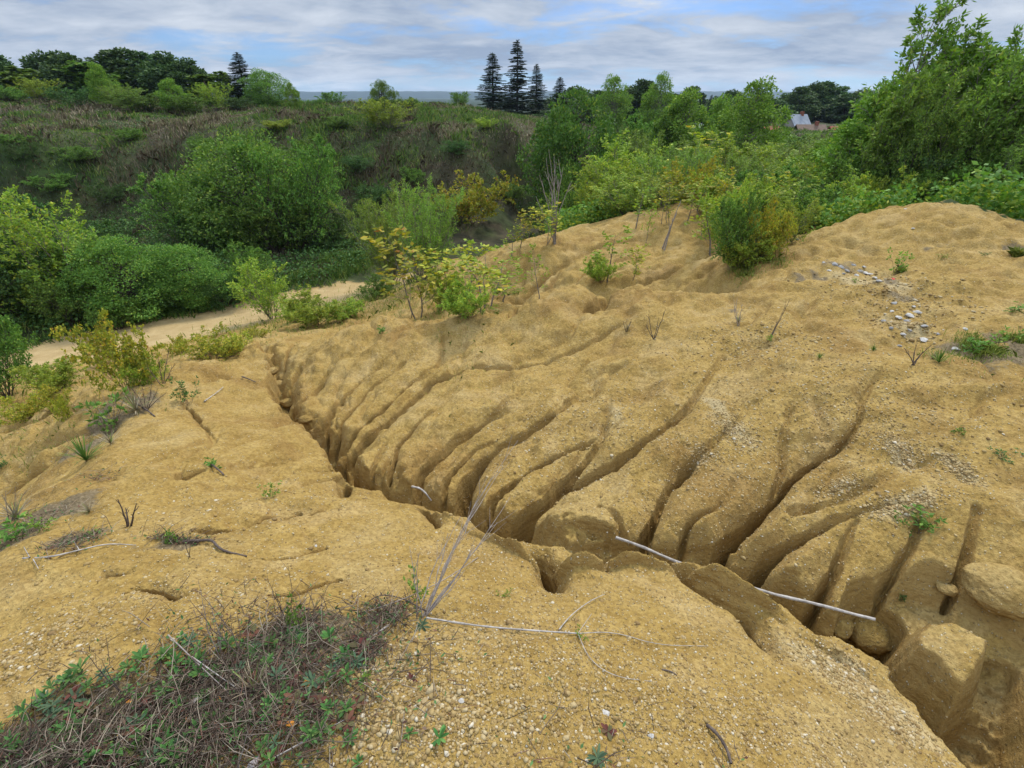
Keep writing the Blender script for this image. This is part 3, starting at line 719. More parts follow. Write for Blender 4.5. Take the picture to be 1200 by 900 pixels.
kind('bigwillow', *grow_tree(401, 8, 5.2, .45, 22, 9, .6, .6, .34, .42, .05, .06, .08, 16, .15, .062, .05, 'up', lean=(.55, .05), leafmat=ML['midgreen'], barkmat=BK))
kind('bigwillow', *grow_tree(402, 8, 5.2, .45, 22, 9, .6, .6, .32, .42, .05, .06, .08, 16, .14, .058, .06, 'up', lean=(.42, .0), leafmat=ML['willow'], barkmat=BK))
kind('bigtree', *grow_tree(411, 7, 5.5, .7, 20, 10, .9, .8, .40, .42, .03, .03, .10, 17, .13, .085, .06, 'round', leafmat=ML['mid'], barkmat=BKD))
kind('bigtree', *clump_tree(412, 5.5, 2.9, 150, 150, .15, .09, ML['mid'], BKD, .03, cr=.22, stems=4, taper=.25))
kind('roundtree', *clump_tree(421, 5.5, 2.6, 190, 170, .16, .10, ML['darkmid'], BKD, .02, cr=.20, stems=5))
kind('roundtree', *clump_tree(422, 5.5, 2.6, 170, 150, .14, .085, ML['mid'], BKD, .02, cr=.21, stems=5, taper=.2))
kind('fartree', *clump_tree(187, 9.0, 2.4, 80, 80, .46, .30, ML['far'], BKD, .04, cr=.28, stems=1, taper=.6))
kind('poplar', *clump_tree(431, 5.5, 1.7, 120, 110, .17, .10, ML['midgreen'], BK, .03, cr=.27, stems=3, taper=.55))
kind('poplar', *clump_tree(432, 5.5, 1.9, 120, 110, .17, .10, ML['midgreen'], BK, .03, cr=.26, stems=3, taper=.4))
KH = {}
for k, lst in KM.items():
    for i, (tm, cm) in enumerate(lst):
        v = np.empty(len(cm.vertices)*3, np.float32); cm.vertices.foreach_get('co', v); v = v.reshape(-1, 3)
        KH[(k, i)] = (float(np.percentile(v[:, 2], 98)), float(np.percentile(np.hypot(v[:, 0]-v[:, 0].mean(), v[:, 1]-v[:, 1].mean()), 84)))
_rs = random.Random(5)
def plant(key, loc, h, wid=None, label=None, cat='bush', name='bush', group=None, var=None, tilt=0, rot=None, parts=True):
    """one plant, h metres tall (crown radius wid), an Empty at its foot with its trunk and crown"""
    i = _rs.randrange(len(KM[key])) if var is None else var
    tm, cm = KM[key][i]; h0, r0 = KH[(key, i)]; s = h/h0; sw = s if wid is None else wid/r0
    root = bpy.data.objects.new(name, None); COL.objects.link(root); root.empty_display_size = .2
    root.location = (loc[0], loc[1], loc[2]-.04)
    root.rotation_euler = (0, tilt, _rs.uniform(0, 6.28) if rot is None else rot); root.scale = (sw, sw, s)
    for nm, m in (('trunk' if 'tree' in name or name in ('spruce','sapling') else 'stems', tm), ('crown', cm)):
        o = bpy.data.objects.new(nm, m); COL.objects.link(o); o.parent = root
    tag(root, label, cat, group)
    return root
def at_base(key, px, pyb, pyt, wpx=None, **k):
    g = ground_at(px, pyb); h = max(.05, z_at(pyt, g.y)-g.z)
    t = (g.y-0)*CT-(g.z-EYE)*ST
    return plant(key, g, h, None if wpx is None else wpx*.5*t/F, **k)
def at_dist(key, px, py, Y, pyt, wpx=None, **k):
    g = col_at(px, py, Y); h = max(.3, z_at(pyt, Y)-g.z)
    t = Y*CT-(g.z+h*.5-EYE)*ST
    return plant(key, g, h, None if wpx is None else wpx*.5*t/F, **k)
# ---------------------------------------------------------------- the row of trees along the left hilltop
G_ROW = 'broadleaf trees in the row on the left hilltop'
row = [(12,66,66,'fartree',58),(42,80,62,'farpoplar',46),(72,66,70,'fartree',56),(96,65,66,'fartree',60),(124,74,64,'farpoplar',50),(152,60,68,'fartree',54),(180,64,70,'fartree',52),(206,66,66,'fartree',56),(228,72,64,'fartree',46),(250,88,62,'farpoplar',36),(272,84,64,'farpoplar',26)]
words = ['leftmost', 'second', 'third', 'fourth', 'fifth', 'sixth', 'seventh', 'eighth', 'ninth', 'tenth', 'eleventh', 'twelfth', 'thirteenth', 'fourteenth', 'fifteenth', 'sixteenth']
for i, (px, top, Y, k, w) in enumerate(row):
    at_dist(k, px, 120, Y, top, w, name='hilltop_tree', cat='tree', group=G_ROW,
            label=('leftmost dark broadleaf tree in the row on the left hilltop' if i == 0 else '%s dark broadleaf tree from the left in the left hilltop row' % words[i]))
at_dist('spruce', 290, 120, 60, 66, 34, name='spruce', cat='spruce', label='lone dark spruce beside a rounded bush at the end of the left hilltop row', var=0)
at_dist('roundtree', 316, 125, 58, 84, 48, name='bush', cat='bush', label='rounded green bush right beside the lone spruce on the left hilltop', var=1)
lows = [(20,96,56,40),(58,100,54,34),(98,96,53,40),(128,90,52,34),(150,98,51,34),(176,100,51,38),(205,104,50,36),(232,108,50,34),(255,106,52,30),(276,108,53,26),(345,112,54,20)]
for i, (px, top, Y, w) in enumerate(lows):
    at_dist(['midbush', 'birchbush', 'darkbush', 'poplar', 'willow', 'midbush', 'poplar'][i % 7], px, 128, Y, top+[4, -8, 6, -14, 2, 9, -10][i % 7], w*[1.2, .9, 1.3, .8, 1.0, 1.4, .8][i % 7], name='bush', cat='bush', group='light green bushes along the foot of the left hilltop tree row',
            label='%s lighter bush%s along the foot of the left hilltop trees' % (words[i], '' if i == 0 else ' from the left'))
at_dist('roundtree', 449, 125, 52, 96, 28, name='bush', cat='bush', var=1, label='small round bush standing against the sky on the middle of the hilltop')
at_dist('birchbush', 459, 168, 38, 116, 50, name='bush', cat='bush', label='light green bush on the hill slope below the small round skyline bush')
for px, top, Y, w, lb in [(395,108,70,26,'small bush on the skyline left of the small round hilltop bush'), (540,108,62,22,'small bush on the hilltop skyline just left of the tall spruces'), (478,114,55,20,'low leafy bush on the hilltop right of the round skyline bush'), (500,124,48,14,'tiny yellow green bush in the hilltop grass'),(372,116,60,22,'low green bush on the skyline at the far end of the left tree row')]:
    at_dist('midbush', px, 128, Y, top, w, name='bush', cat='bush', label=lb)
# ---------------------------------------------------------------- spruces in the middle
for px, top, Y, w, v, lb in [(578,67,95,32,1,'ragged spruce with open branches, leftmost of the four on the skyline'), (606,54,92,34,2,'tallest spruce on the skyline, second from the left'), (628,80,96,24,0,'dense narrow spruce right of the tallest spruce on the skyline'), (655,94,98,24,0,'shortest spruce of the skyline four, standing apart on the right')]:
    at_dist('spruce', px, 130, Y, top, w, name='spruce', cat='spruce', label=lb, var=v)
# ---------------------------------------------------------------- trees beyond the pit and round the village
G_FAR = 'dark trees behind the village'
far = [(672,104,110),(690,112,105),(702,108,112),(738,104,120),(752,100,112),(790,112,110),(806,104,116),(838,122,105),(852,108,125),(866,116,110),(905,118,110),(918,112,115),(932,104,112),(946,100,118),(960,98,120),(975,104,118),(990,112,110),(1004,108,122),(640,118,118),(662,118,100),(722,116,118),(776,118,120),(822,118,125),(888,112,126),(1020,112,105),(1045,104,110),(1075,110,110),(1130,112,110),(1165,108,105),(1195,104,100),(660,126,84),(690,128,80),(706,124,86),(740,122,88),(762,124,84),(790,128,82),(815,132,86)]
for px, top, Y in far:
    at_dist('fartree', px, 140, Y, top, _rs.uniform(34, 46), name='tree', cat='tree', group=G_FAR, label='dark broadleaf tree in the far wood around the village')
for px, top, Y, k, w, lb in [(716,92,72,'poplar',38,'tall poplar above the wood right of the spruces'), (768,90,70,'poplar',36,'tall pale birch in the middle of the far wood'), (750,96,86,'fartree',34,'dark tree left of the tall pale birch in the far wood'),
        (818,112,84,'spruce',14,'slim dark conifer left of the young poplar by the village'), (828,114,86,'spruce',12,'smaller slim conifer beside the young poplar by the village'),
        (880,98,30,'poplar',70,'young poplar with airy crown standing in front of the village'), (800,110,36,'poplar',56,'bushy young birch left of the young poplar'), (842,118,44,'poplar',44,'dark bushy tree directly left of the young poplar')]:
    at_dist(k, px, 150, Y, top, w, name='spruce' if k == 'spruce' else 'tree', cat='spruce' if k == 'spruce' else 'tree', label=lb)
at_dist('roundtree', 672, 240, 29, 121, 100, name='round_tree', cat='tree', label='large dense round dark green tree at the right end of the hill', var=0)
mids = [(718,150,34,46,'midbush','green bush behind the large round tree'), (748,138,38,52,'midbush','bushy green tree right behind the large round tree'), (790,132,36,48,'midbush','leafy green bush left of the yellowing saplings'),
        (768,160,27,60,'willow','light willow bush in front of the far wood'), (735,165,22,66,'birchbush','bright yellow green birch bush above the second sand bank'), (712,185,19,50,'birchbush','bright young birch at the left end of the bush belt'),
        (700,215,18,40,'lowbush','low leafy bush at the left foot of the bright birches'), (765,185,19,55,'birchbush','bright birch bush at the middle of the belt above the second bank'),
        (790,175,17,50,'willow','upright willow bush above the second sand bank'), (820,150,24,46,'ysapling','tall yellowing sapling left of the young poplar'), (840,165,20,56,'birchbush','yellow green bush below the young poplar'),
        (815,185,15.5,46,'ybush','yellowing bush at the top of the second bank'), (865,180,17,60,'willow','pale willow bush right of the second bank top'), (895,170,20,60,'birchbush','bright bush below the village roofs'),
        (925,165,24,54,'willow','light green willow bush below the red brown shed'), (905,195,15,60,'midbush','leafy green bush behind the sand mound shoulder'), (945,190,16,56,'birchbush','bright leafy bush left of the mound top'),
        (975,165,22,60,'midbush','green bush left of the tall leaning willows'), (985,190,15,60,'midbush','green bush just above the left side of the sand mound'), (860,205,13.5,60,'lowbush','low leafy bush at the shoulder of the second bank'),
        (1020,180,14.5,64,'midbush','leafy green bush behind the mound left of its top'), (1060,180,13.5,66,'darkbush','dark leafy bush right behind the mound top'), (1105,180,13.2,66,'midbush','green bush behind the highest point of the mound'),
        (1150,175,13,70,'midbush','leafy bush behind the right side of the mound'), (1192,165,12.5,76,'willow','bright willow bush at the right edge behind the mound'), (830,215,13,40,'ysapling','yellowing sapling on top of the second bank'),
        (668,200,24,50,'midbush','low green bush under the large round tree'), (655,232,26,40,'lowbush','small low bush at the left foot of the large round tree'), (735,205,16.5,56,'birchbush','bright leafy bush directly above the rim of the second bank'),
        (890,157,44,50,'midbush','green bush hiding the foot of the village houses, left one'), (925,158,46,50,'midbush','green bush hiding the foot of the grey roofed house'), (962,158,43,50,'willow','pale green bush hiding the foot of the red brown shed'), (1004,154,40,44,'midbush','green bush right of the red roofed house'), (850,157,42,50,'midbush','green bush behind the foot of the young poplar'),
        (880,180,24,60,'birchbush','yellow green bush in the middle of the belt below the houses'), (945,176,28,60,'birchbush','bright bush below the red roofed house'), (910,212,12.8,60,'birchbush','bright leafy bush directly behind the shoulder bushes'), (950,215,12.6,56,'midbush','leafy green bush touching the left side of the mound'),
        (985,205,13,50,'birchbush','light green bush behind the left flank of the mound'), (1040,205,12.8,60,'lowbush','low bright growth behind the mound left of its top'), (1085,205,12.6,56,'midbush','low leafy bush just behind the top of the mound'), (1130,200,12.5,60,'birchbush','light green bush behind the mound right of its top'), (1180,205,12.3,60,'midbush','low green bush at the right edge just behind the mound'),
        (780,205,15,46,'birchbush','bright bush between the willow bush and the second bank top'), (1210,150,14,80,'birchbush','bright bush partly cut off by the right edge')]
for px, top, Y, w, k, lb in mids:
    at_dist(k, px, 225, Y, top, w*1.2, name='bush', cat='bush', label=lb)
bigs = [(1010,118,16,90,'poplar',0,'leafy bright shrub tree at the left foot of the leaning willows'), (1012,90,15,95,'bigwillow',1,'leaning willow, left and lower one of the group'),
        (1045,30,15.5,135,'bigwillow',0,'tallest leaning willow, blown to the right against the sky'), (1100,72,14,115,'bigwillow',1,'leaning willow just right of the tallest one'),
        (1150,52,14,105,'bigwillow',0,'wind blown willow at the right edge of the picture'), (1215,90,12.5,110,'bigwillow',1,'broad light willow cut off by the right edge'), (1140,112,16,100,'poplar',1,'dense green shrub tree between the leaning willows'), (985,150,18,80,'poplar',0,'upright leafy tree left of the dense shrub tree'), (1030,140,17,90,'bigwillow',1,'lower willow filling the left part of the leaning group'), (1060,128,13.8,90,'bigtree',0,'dense leafy shrub tree under the tallest leaning willow'), (1190,110,13,100,'bigtree',0,'dense shrub tree under the willow at the right edge')]
for px, top, Y, w, k, v, lb in bigs:
    at_dist(k, px, 200, Y, top, w, name='willow_tree' if 'illow' in k else 'shrub_tree', cat='tree', label=lb, var=v, rot=_rs.uniform(-.4, .4))
# ---------------------------------------------------------------- bushes in the pit, left
pit = [(305,300,165,27,120,'bigtree',1,'big greyish green tree on the hill foot left of middle','tree'), (352,290,172,25.5,90,'bigtree',0,'lighter fresh green tree overlapping the big greyish one','tree'),
       (258,290,200,27,90,'bigtree',0,'broad dark green tree at the left foot of the big greyish one','tree'), (380,240,160,33,50,'midbush',0,'yellow green bush on the slope above the pit trees','bush'),
       (15,330,236,24,100,'darkbush',0,'dark round bush at the left edge under the hill','bush'), (-20,350,270,20,90,'darkbush',1,'dark bush cut off by the left edge of the picture','bush'),
       (100,380,228,20,80,'birchbush',1,'tall bright young birch pointing up at the left','tree'), (60,390,300,18,90,'midbush',1,'leafy green bush at the left beside the track','bush'),
       (20,392,290,18.5,80,'darkbush',2,'dark leafy bush beside the track near the left edge','bush'), (115,378,278,19.5,80,'willow',1,'green willow bush below the tall bright birch','bush'),
       (165,383,284,20.5,84,'roundtree',1,'large rounded dark green bush beside the track, left one','bush'), (228,366,290,21.5,72,'roundtree',1,'large rounded dark green bush beside the track, right one','bush'),
       (95,392,330,17.5,60,'midbush',0,'low leafy bush at the edge of the track','bush'), (200,366,318,20,50,'darkbush',1,'low dark bush hanging over the track edge','bush'), (410,310,280,26,50,'darkbush',1,'dark low bush on the pit floor left of the upright willows','bush'),
       (268,360,320,22.5,40,'darkbush',0,'low dark bush at the right end of the large track bushes','bush'), (140,388,350,18,40,'midbush',2,'small leafy bush in the shade at the track edge','bush')]
pit += [(40,380,262,21,80,'roundtree',1,'rounded green bush at the left between dark edge bush and bright birch','bush'), (140,340,262,23,70,'darkbush',2,'dark leafy bush behind the bright birch','bush'), (240,320,255,25,60,'darkbush',0,'dark bush between the track bushes and the big trees','bush'),
        (330,320,235,25,70,'midbush',2,'green bush at the foot of the big greyish tree','bush'), (385,310,245,26.5,60,'darkbush',1,'dark bush right of the lighter green tree','bush'), (290,350,290,24,50,'midbush',0,'leafy green bush at the foot of the big trees beside the track','bush'), (430,300,262,27,50,'midbush',1,'green bush left behind the willow pair','bush')]
for px, pb, top, Y, w, k, v, lb, ct in pit:
    if pb >= 340: Y = 6.55/(-ray(px, pb)[2]/ray(px, pb)[1])
    if pb >= 340: Y += .5*w*.0017*Y*1.25
    at_dist(k, px, pb, Y, top, w*1.15, name='shrub_tree' if ct == 'tree' else 'bush', cat=ct, label=lb, var=v)
at_base('willow', 460, 335, 228, 66, name='willow_bush', cat='bush', label='upright bright willow bush, left one of the pair behind the track', var=0)
at_base('willow', 497, 330, 220, 62, name='willow_bush', cat='bush', label='upright bright willow bush, right one of the pair behind the track', var=1)
at_base('ybush', 553, 262, 204, 80, name='bush', cat='bush', label='wide yellowing bush low on the brown hill slope', var=0)
at_base('midbush', 515, 300, 262, 40, name='bush', cat='bush', label='small bush at the right foot of the willow pair')
at_base('birchbush', 319, 374, 306, 54, name='bush', cat='bush', label='feathery bright bush standing on the near edge of the track', var=2)
at_base('lowbush', 372, 380, 345, 60, name='bush', cat='bush', label='low wide green bush right of the feathery bush by the track')
at_base('lowbush', 345, 378, 352, 34, name='bush', cat='bush', label='low small bush between the feathery bush and the wide one')
at_base('lowbush', 405, 372, 350, 40, name='bush', cat='bush', label='low grassy bush at the right end of the track bushes')
at_base('midbush', 440, 352, 325, 40, name='bush', cat='bush', label='small dark green bush where the track turns behind the willows')
for i, (px, py, top, w, k, lb) in enumerate([(30,185,166,34,'darkbush','small green shrub high on the left part of the hill slope'), (85,190,172,34,'midbush','green shrub on the left part of the hill slope'), (12,170,156,30,'midbush','dull green shrub near the top left of the hill slope'), (150,165,150,30,'midbush','small green shrub under the brink of the hill, left'),
   (330,150,140,30,'lowbush','low green shrub on top of the hill left of middle'), (390,150,136,34,'midbush','green shrub patch on the hill above the big greyish tree'), (240,178,160,30,'midbush','small dark shrub in the middle of the brown slope'), (420,200,182,30,'darkbush','dark low shrub on the slope left of the yellowing bush'),
   (445,240,214,40,'darkbush','dark low bush on the slope behind the willow pair'), (530,180,164,28,'darkbush','low shrub under the brink right of the light hill bush'), (570,150,138,22,'lowbush','small shrub on the brink below the spruces'), (60,225,205,40,'midbush','green shrub on the lower left slope of the hill'), (130,235,215,36,'darkbush','dark shrub on the lower slope above the bright birch'), (480,215,196,28,'midbush','small green shrub in the middle of the dark slope'), (595,235,215,30,'midbush','green shrub at the foot of the hill right end')]):
    at_base(k, px, py, top, w, name='shrub', cat='shrub', label=lb)
# saplings on the crest
crest = [(493,370,262,64,'ysapling','thin bare stemmed sapling with sparse yellowing leaves on the crest'), (545,365,276,56,'sapling','leafy young birch in the cluster on the crest'), (562,368,290,60,'ysapling','bushy young birch at the foot of the crest cluster'),
         (530,358,290,50,'ysapling','yellowing sapling at the left of the crest cluster'), (575,360,300,44,'sapling','slim green sapling at the right of the crest cluster'), (550,372,330,50,'lowbush','low leafy growth under the crest cluster'), (590,355,310,40,'sapling','small light sapling at the right end of the crest cluster'), (520,362,318,40,'lowbush','low green bush between thin sapling and crest cluster'),
         (610,290,244,30,'ysapling','small yellowing sapling left of the dead tree'), (640,285,235,34,'ysapling','yellow green sapling right at the dead tree'), (632,350,285,30,'sapling','crooked young birch with one thin stem on the second bank'),
         (712,330,262,40,'sapling','young birch with dark leaves standing in the dip'), (705,330,300,34,'lowbush','low leafy sprout at the foot of the young birch in the dip'), (741,328,286,26,'ysapling','thin yellow green sapling right of the birch in the dip'),
         (672,262,210,40,'birchbush','bright bush at the left end of the second bank'), (690,250,190,50,'birchbush','bright tall bush behind the second bank'), (600,300,262,20,'sapling','tiny sapling beside the sand spike'),
         (720,252,200,50,'willow','feathery green bush growing on the second bank rim'), (755,245,205,44,'birchbush','bright bush growing on the second bank rim'), (775,262,235,20,'sapling','tiny green sapling low on the second bank'),(757,285,240,14,'sapling','small upright sprig on the second bank face')]
for px, pb, pt, w, k, lb in crest:
    at_base(k, px, pb, pt, w, name='sapling' if 'sapling' in k else 'bush', cat='sapling' if 'sapling' in k else 'bush', label=lb)
shoulder = [(860,310,225,56,'midbush','leafy green bush on the shoulder beside the mound'), (888,300,236,50,'ybush','bright yellow bush on the shoulder beside the mound'), (905,292,246,40,'ybush','yellow leaved low bush touching the mound'), (845,290,222,50,'lowbush','low green bush behind the shoulder bush'),
            (872,312,275,50,'lowbush','low leafy tuft hanging over the eroded shoulder edge'), (820,282,240,26,'ysapling','small yellowing sapling above the bare twig'), (900,270,205,50,'sapling','tall green sapling between the yellow bushes and the mound'), (832,300,215,44,'sapling','leafy green sapling at the left end of the shoulder'), (925,285,232,40,'birchbush','light green bush at the foot of the mound left side'), (878,306,262,44,'birchbush','light low bush in the middle of the shoulder'), (848,262,195,34,'ysapling','thin yellowing sapling rising behind the shoulder bush'), (872,258,188,34,'sapling','tall thin green sapling rising behind the shoulder bush'),
            (915,262,200,34,'ysapling','yellowing sapling close to the left flank of the mound'), (805,262,205,34,'sapling','thin green sapling on the crest of the second bank'), (786,262,196,34,'ysapling','thin yellowing sapling on the crest of the second bank'), (745,268,212,30,'sapling','thin green sapling on the rim of the second bank')]
for px, pb, pt, w, k, lb in shoulder:
    at_base(k, px, pb, pt, w, name='bush', cat='bush', label=lb)
# left of the gully
at_base('midbush', 8, 465, 372, 70, name='small_tree', cat='bush', label='small yellow green tree at the left edge of the picture')
at_base('ybush', 148, 455, 378, 74, name='bush', cat='bush', label='yellowing bush with reddish twigs on the rim left of the gully', var=0)
at_base('ybush', 128, 425, 382, 30, name='bush', cat='bush', label='small reddish yellow sprig behind the yellowing rim bush', var=1)
at_base('lowbush', 175, 450, 418, 40, name='bush', cat='bush', label='low yellow green tuft right of the yellowing rim bush')
at_base('lowbush', 62, 462, 428, 54, name='bush', cat='bush', label='low green tuft beside the small tree at the left edge')
for px, pb, pt, w, lb in [(215,416,392,26,'small sparse sprig on the slope above the gully head, left one'), (252,420,388,60,'sparse low bush on the slope above the gully head'), (278,412,390,40,'sparse yellow green sprig right of the sparse low bush'), (300,395,382,26,'tiny green sprig near the gully head'), (30,490,462,50,'sparse green sprigs on the sand at the far left'), (80,490,462,20,'thin upright sprig on the left slope'), (60,480,455,40,'low yellow green sprigs under the small left tree')]:
    at_base('ybush', px, pb, pt, w, name='sprig', cat='bush', label=lb)
# ---------------------------------------------------------------- ground cover nobody could count
def blades(name, x, y, h, wd, lean, mat, seed, seg=2, zoff=-.02, az=None):
    rng = np.random.default_rng(seed); n = len(x); z = height(x, y, False)+zoff
    az = rng.uniform(0, 2*PI, n) if az is None else az
    d = np.stack([np.cos(az), np.sin(az), np.zeros(n)], -1); s = np.stack([-np.sin(az), np.cos(az), np.zeros(n)], -1)
    fa = rng.uniform(0, 2*PI, n); s = np.stack([np.cos(fa), np.sin(fa), np.zeros(n)], -1)
    b = np.stack([x, y, z], -1); L = lean*rng.uniform(.1, 1.3, n)
    m = b+d*(h*L*.35)[:, None]+np.array([0, 0, 1])*(h*.58)[:, None]
    t = b+d*(h*L)[:, None]+np.array([0, 0, 1])*(h*np.clip(1-.35*L, .15, 1))[:, None]
    w = wd[:, None]*.5 if not np.isscalar(wd) else wd*.5
    v = np.stack([b-s*w, b+s*w, m+s*w*.75, t, m-s*w*.75], 1).reshape(-1, 3)
    return mesh_np(name, v, [np.arange(n*5).reshape(-1, 5)], mat)
def mat_blades(name, stops, trans=.15):
    b = NB(name); geo = b.n('ShaderNodeNewGeometry')
    c = b.ramp(geo.outputs['Random Per Island'], stops)
    p = b.principled(c, .7, None, .15); tr = b.n('ShaderNodeBsdfTranslucent'); b.set(tr.inputs[0], c)
    mx = b.n('ShaderNodeMixShader'); mx.inputs[0].default_value = trans
    b.nt.links.new(p.outputs[0], mx.inputs[1]); b.nt.links.new(tr.outputs[0], mx.inputs[2]); return b.end(mx)
MB_W = mat_blades('dry_weed_stems', [(0, (.065, .046, .026)), (.35, (.105, .078, .046)), (.6, (.15, .118, .072)), (.78, (.20, .155, .105)), (.82, (.06, .085, .025)), (1, (.11, .13, .035))])
MB_P = mat_blades('pale_dry_grass', [(0, (.14, .11, .06)), (.45, (.27, .22, .13)), (.75, (.40, .34, .22)), (.8, (.12, .17, .04)), (1, (.17, .22, .05))])
MB_G = mat_blades('green_grass', [(0, (.05, .10, .018)), (.5, (.09, .17, .028)), (.85, (.16, .25, .04)), (1, (.30, .28, .08))], .25)
MB_Y = mat_blades('yellow_green_grass', [(0, (.10, .15, .022)), (.5, (.18, .24, .035)), (1, (.32, .33, .07))], .25)
def cover_obj(name, me, label):
    o = bpy.data.objects.new(name, me); COL.objects.link(o); tag(o, label, name.replace('_', ' '), None, 'stuff'); return o
def pix(x, y, z):
    t = y*CT-(z-EYE)*ST; return 600+F*x/t, 450-F*(y*ST+(z-EYE)*CT)/t
def scatter_far(n, seed, rmin, rmax, amin=-1.0, amax=.9):
    rng = np.random.default_rng(seed); a = rng.uniform(amin, amax, n); r = rmin*(rmax/rmin)**rng.uniform(0, 1, n)
    return r*np.sin(a), r*np.cos(a)
def hill_cover():
    x, y = scatter_far(420000, 11, 19, 95); z = height(x, y, False); px, py = pix(x, y, z)
    rd = road_w(x, y); ok = (rd > 2.0) & (px > -40) & (px < 1240) & ((z > -4.9) | (np.hypot(x, y) > 22))
    n1 = fbm(x*.16, y*.16, 3, 301); n2 = fbm(x*.6, y*.6, 2, 302)
    rng = np.random.default_rng(12); u = rng.uniform(-.35, .35, len(x))
    # brown standing weeds on the slope, paler grass at the brink, green patches on top and at the foot
    right = px > 660
    gval = n1+.6*n2+u*.7+.10
    gval += np.where((py < 155) & (px > 300) & (px < 620), .38, 0)+np.where(py > 270, .5, 0)+np.where((px < 130) & (py < 210) & (py > 130), .25, 0)+np.where(right, .45, 0)-np.where((px > 380) & (px < 640) & (py > 150) & (py < 260), .3, 0)
    pval = n2*.6+u+np.where(py < 165, .05, -.35)+np.where((px > 520) & (py < 185) & (px < 660), .45, 0)+np.where((px < 300) & (px > 60) & (py < 150), .30, 0)
    g = ok & (gval > .28); p = ok & ~g & (pval > .12); w = ok & ~g & ~p
    r = np.hypot(x, y); hm = .55+1.3*sstep(-.3, .7, fbm(x*.35, y*.35, 3, 303))
    def hh(m, a, b): return rng.uniform(a, b, m.sum())*hm[m]
    cover_obj('dry_weeds', blades('dry_weeds', x[w], y[w], hh(w, .10, .42), r[w]*.0009+.006, .9, MB_W, 1), 'brown dry weed stems covering the slope of the hill behind the pit')
    cover_obj('pale_grass', blades('pale_grass', x[p], y[p], hh(p, .12, .38), r[p]*.0009+.008, .9, MB_P, 2), 'pale dry grass along the brink and top of the hill')
    cover_obj('green_grass', blades('green_grass', x[g], y[g], hh(g, .10, .34), r[g]*.0011+.008, .8, MB_G, 3), 'green grass in patches on the hill and the pit floor')
hill_cover()
def leaf_cover(name, x, y, hmin, hmax, Lf, Wf, mat, seed, label):
    rng = np.random.default_rng(seed); n = len(x); z = height(x, y, False)+rng.uniform(hmin, hmax, n)
    ax = rng.normal(size=(n, 3)); ax[:, 2] = ax[:, 2]*.5+.15
    cover_obj(name, leaf_mesh(name, np.stack([x, y, z], -1), ax, Lf, Wf, mat, rng), label)
def under():
    # low leafy growth on the pit floor and behind the sand banks
    x, y = scatter_far(150000, 21, 14, 45); z = height(x, y, False); px, py = pix(x, y, z); rd = road_w(x, y)
    n1 = fbm(x*.5, y*.5, 3, 311)
    m = (rd > 2.1) & (z < -3.6) & (n1 > -.25) & (y > 15) & (road_w(x*1.04, y*1.04) > rd)
    x1, y1, n_ = x[m], y[m], n1[m]
    leaf_cover('undergrowth', x1, y1, .02, .55, .13, .075, ML['dark'], 22, 'dark leafy undergrowth on the floor of the pit')
    x, y = scatter_far(260000, 23, 10.8, 40, -.15, .95); z = height(x, y, False); px, py = pix(x, y, z); n1 = fbm(x*.7, y*.7, 3, 312)
    m = (x*.75-(y-6)*.62 > 1.6) | (np.hypot(x, y) > 16.5)
    m &= (px > 640) & (z > -3.8) & (n1 > -.3)
    # keep off the mound itself
    m &= ~((np.hypot(x, y) < 13.0) & (py > 236))
    hsc = np.clip((np.hypot(x, y)-10)/5, .25, 1)
    rng = np.random.default_rng(24); sel = rng.uniform(size=len(x))
    a = m & (sel < .6); b = m & (sel >= .6)
    leaf_cover('bramble_growth', x[a], y[a], .02, .75, .12, .075, ML['mid'], 25, 'green bramble and weed growth behind the sand mound')
    leaf_cover('bright_growth', x[b], y[b], .02, .6, .10, .055, ML['bright'], 26, 'bright low growth between the bushes behind the sand banks')
under()
def tufts_near():
    # sparse yellow-green grass on the slope to the left and along the track
    rng = np.random.default_rng(31); X = []; Y = []
    for px, py, rp, n in [(60,455,55,260),(150,440,50,160),(40,500,60,160),(330,375,50,900),(395,365,50,1500),(440,350,40,1200),(470,360,40,500),(560,372,40,420),(250,410,50,200),(100,490,50,140),(20,540,40,90),(30,470,40,400),(530,362,30,380),(600,345,20,120),
                          (870,318,40,500),(900,300,30,500),(560,400,60,60),(1150,410,40,1200),(1195,400,30,900),(1110,415,25,220),(1190,300,16,500),(1055,320,10,160)]:
        g = ground_at(px, py); e = hit_base(px+rp, py); w = abs(e[0]-g.x); e2 = hit_base(px, py-rp*.35); l = abs(e2[1]-g.y)
        X.append(g.x+rng.normal(size=n)*w*.55); Y.append(g.y+rng.normal(size=n)*l*.6)
    X = np.concatenate(X); Y = np.concatenate(Y); n = len(X); r = np.hypot(X, Y)
    cover_obj('sparse_grass', blades('sparse_grass', X, Y, rng.uniform(.03, .13, n)*np.clip(r/7, .5, 1.8), r*.0007+.002, .9, MB_Y, 32), 'sparse yellow green grass at the edges of the sand')
tufts_near()
def verge():
    x, y = scatter_far(90000, 41, 12.5, 30, -.95, .2); rd = road_w(x, y); z = height(x, y, False)
    n1 = fbm(x*.8, y*.8, 3, 321); m = (rd > 1.5+.5*n1) & (rd < 3.1) & (road_w(x*1.04, y*1.04) > rd) & (n1 > -.5) & (z < -3.9); rng = np.random.default_rng(42)
    cover_obj('verge_grass', blades('verge_grass', x[m], y[m], rng.uniform(.08, .32, m.sum()), .022, .7, MB_G, 43), 'green grass along both edges of the sandy track')
verge()
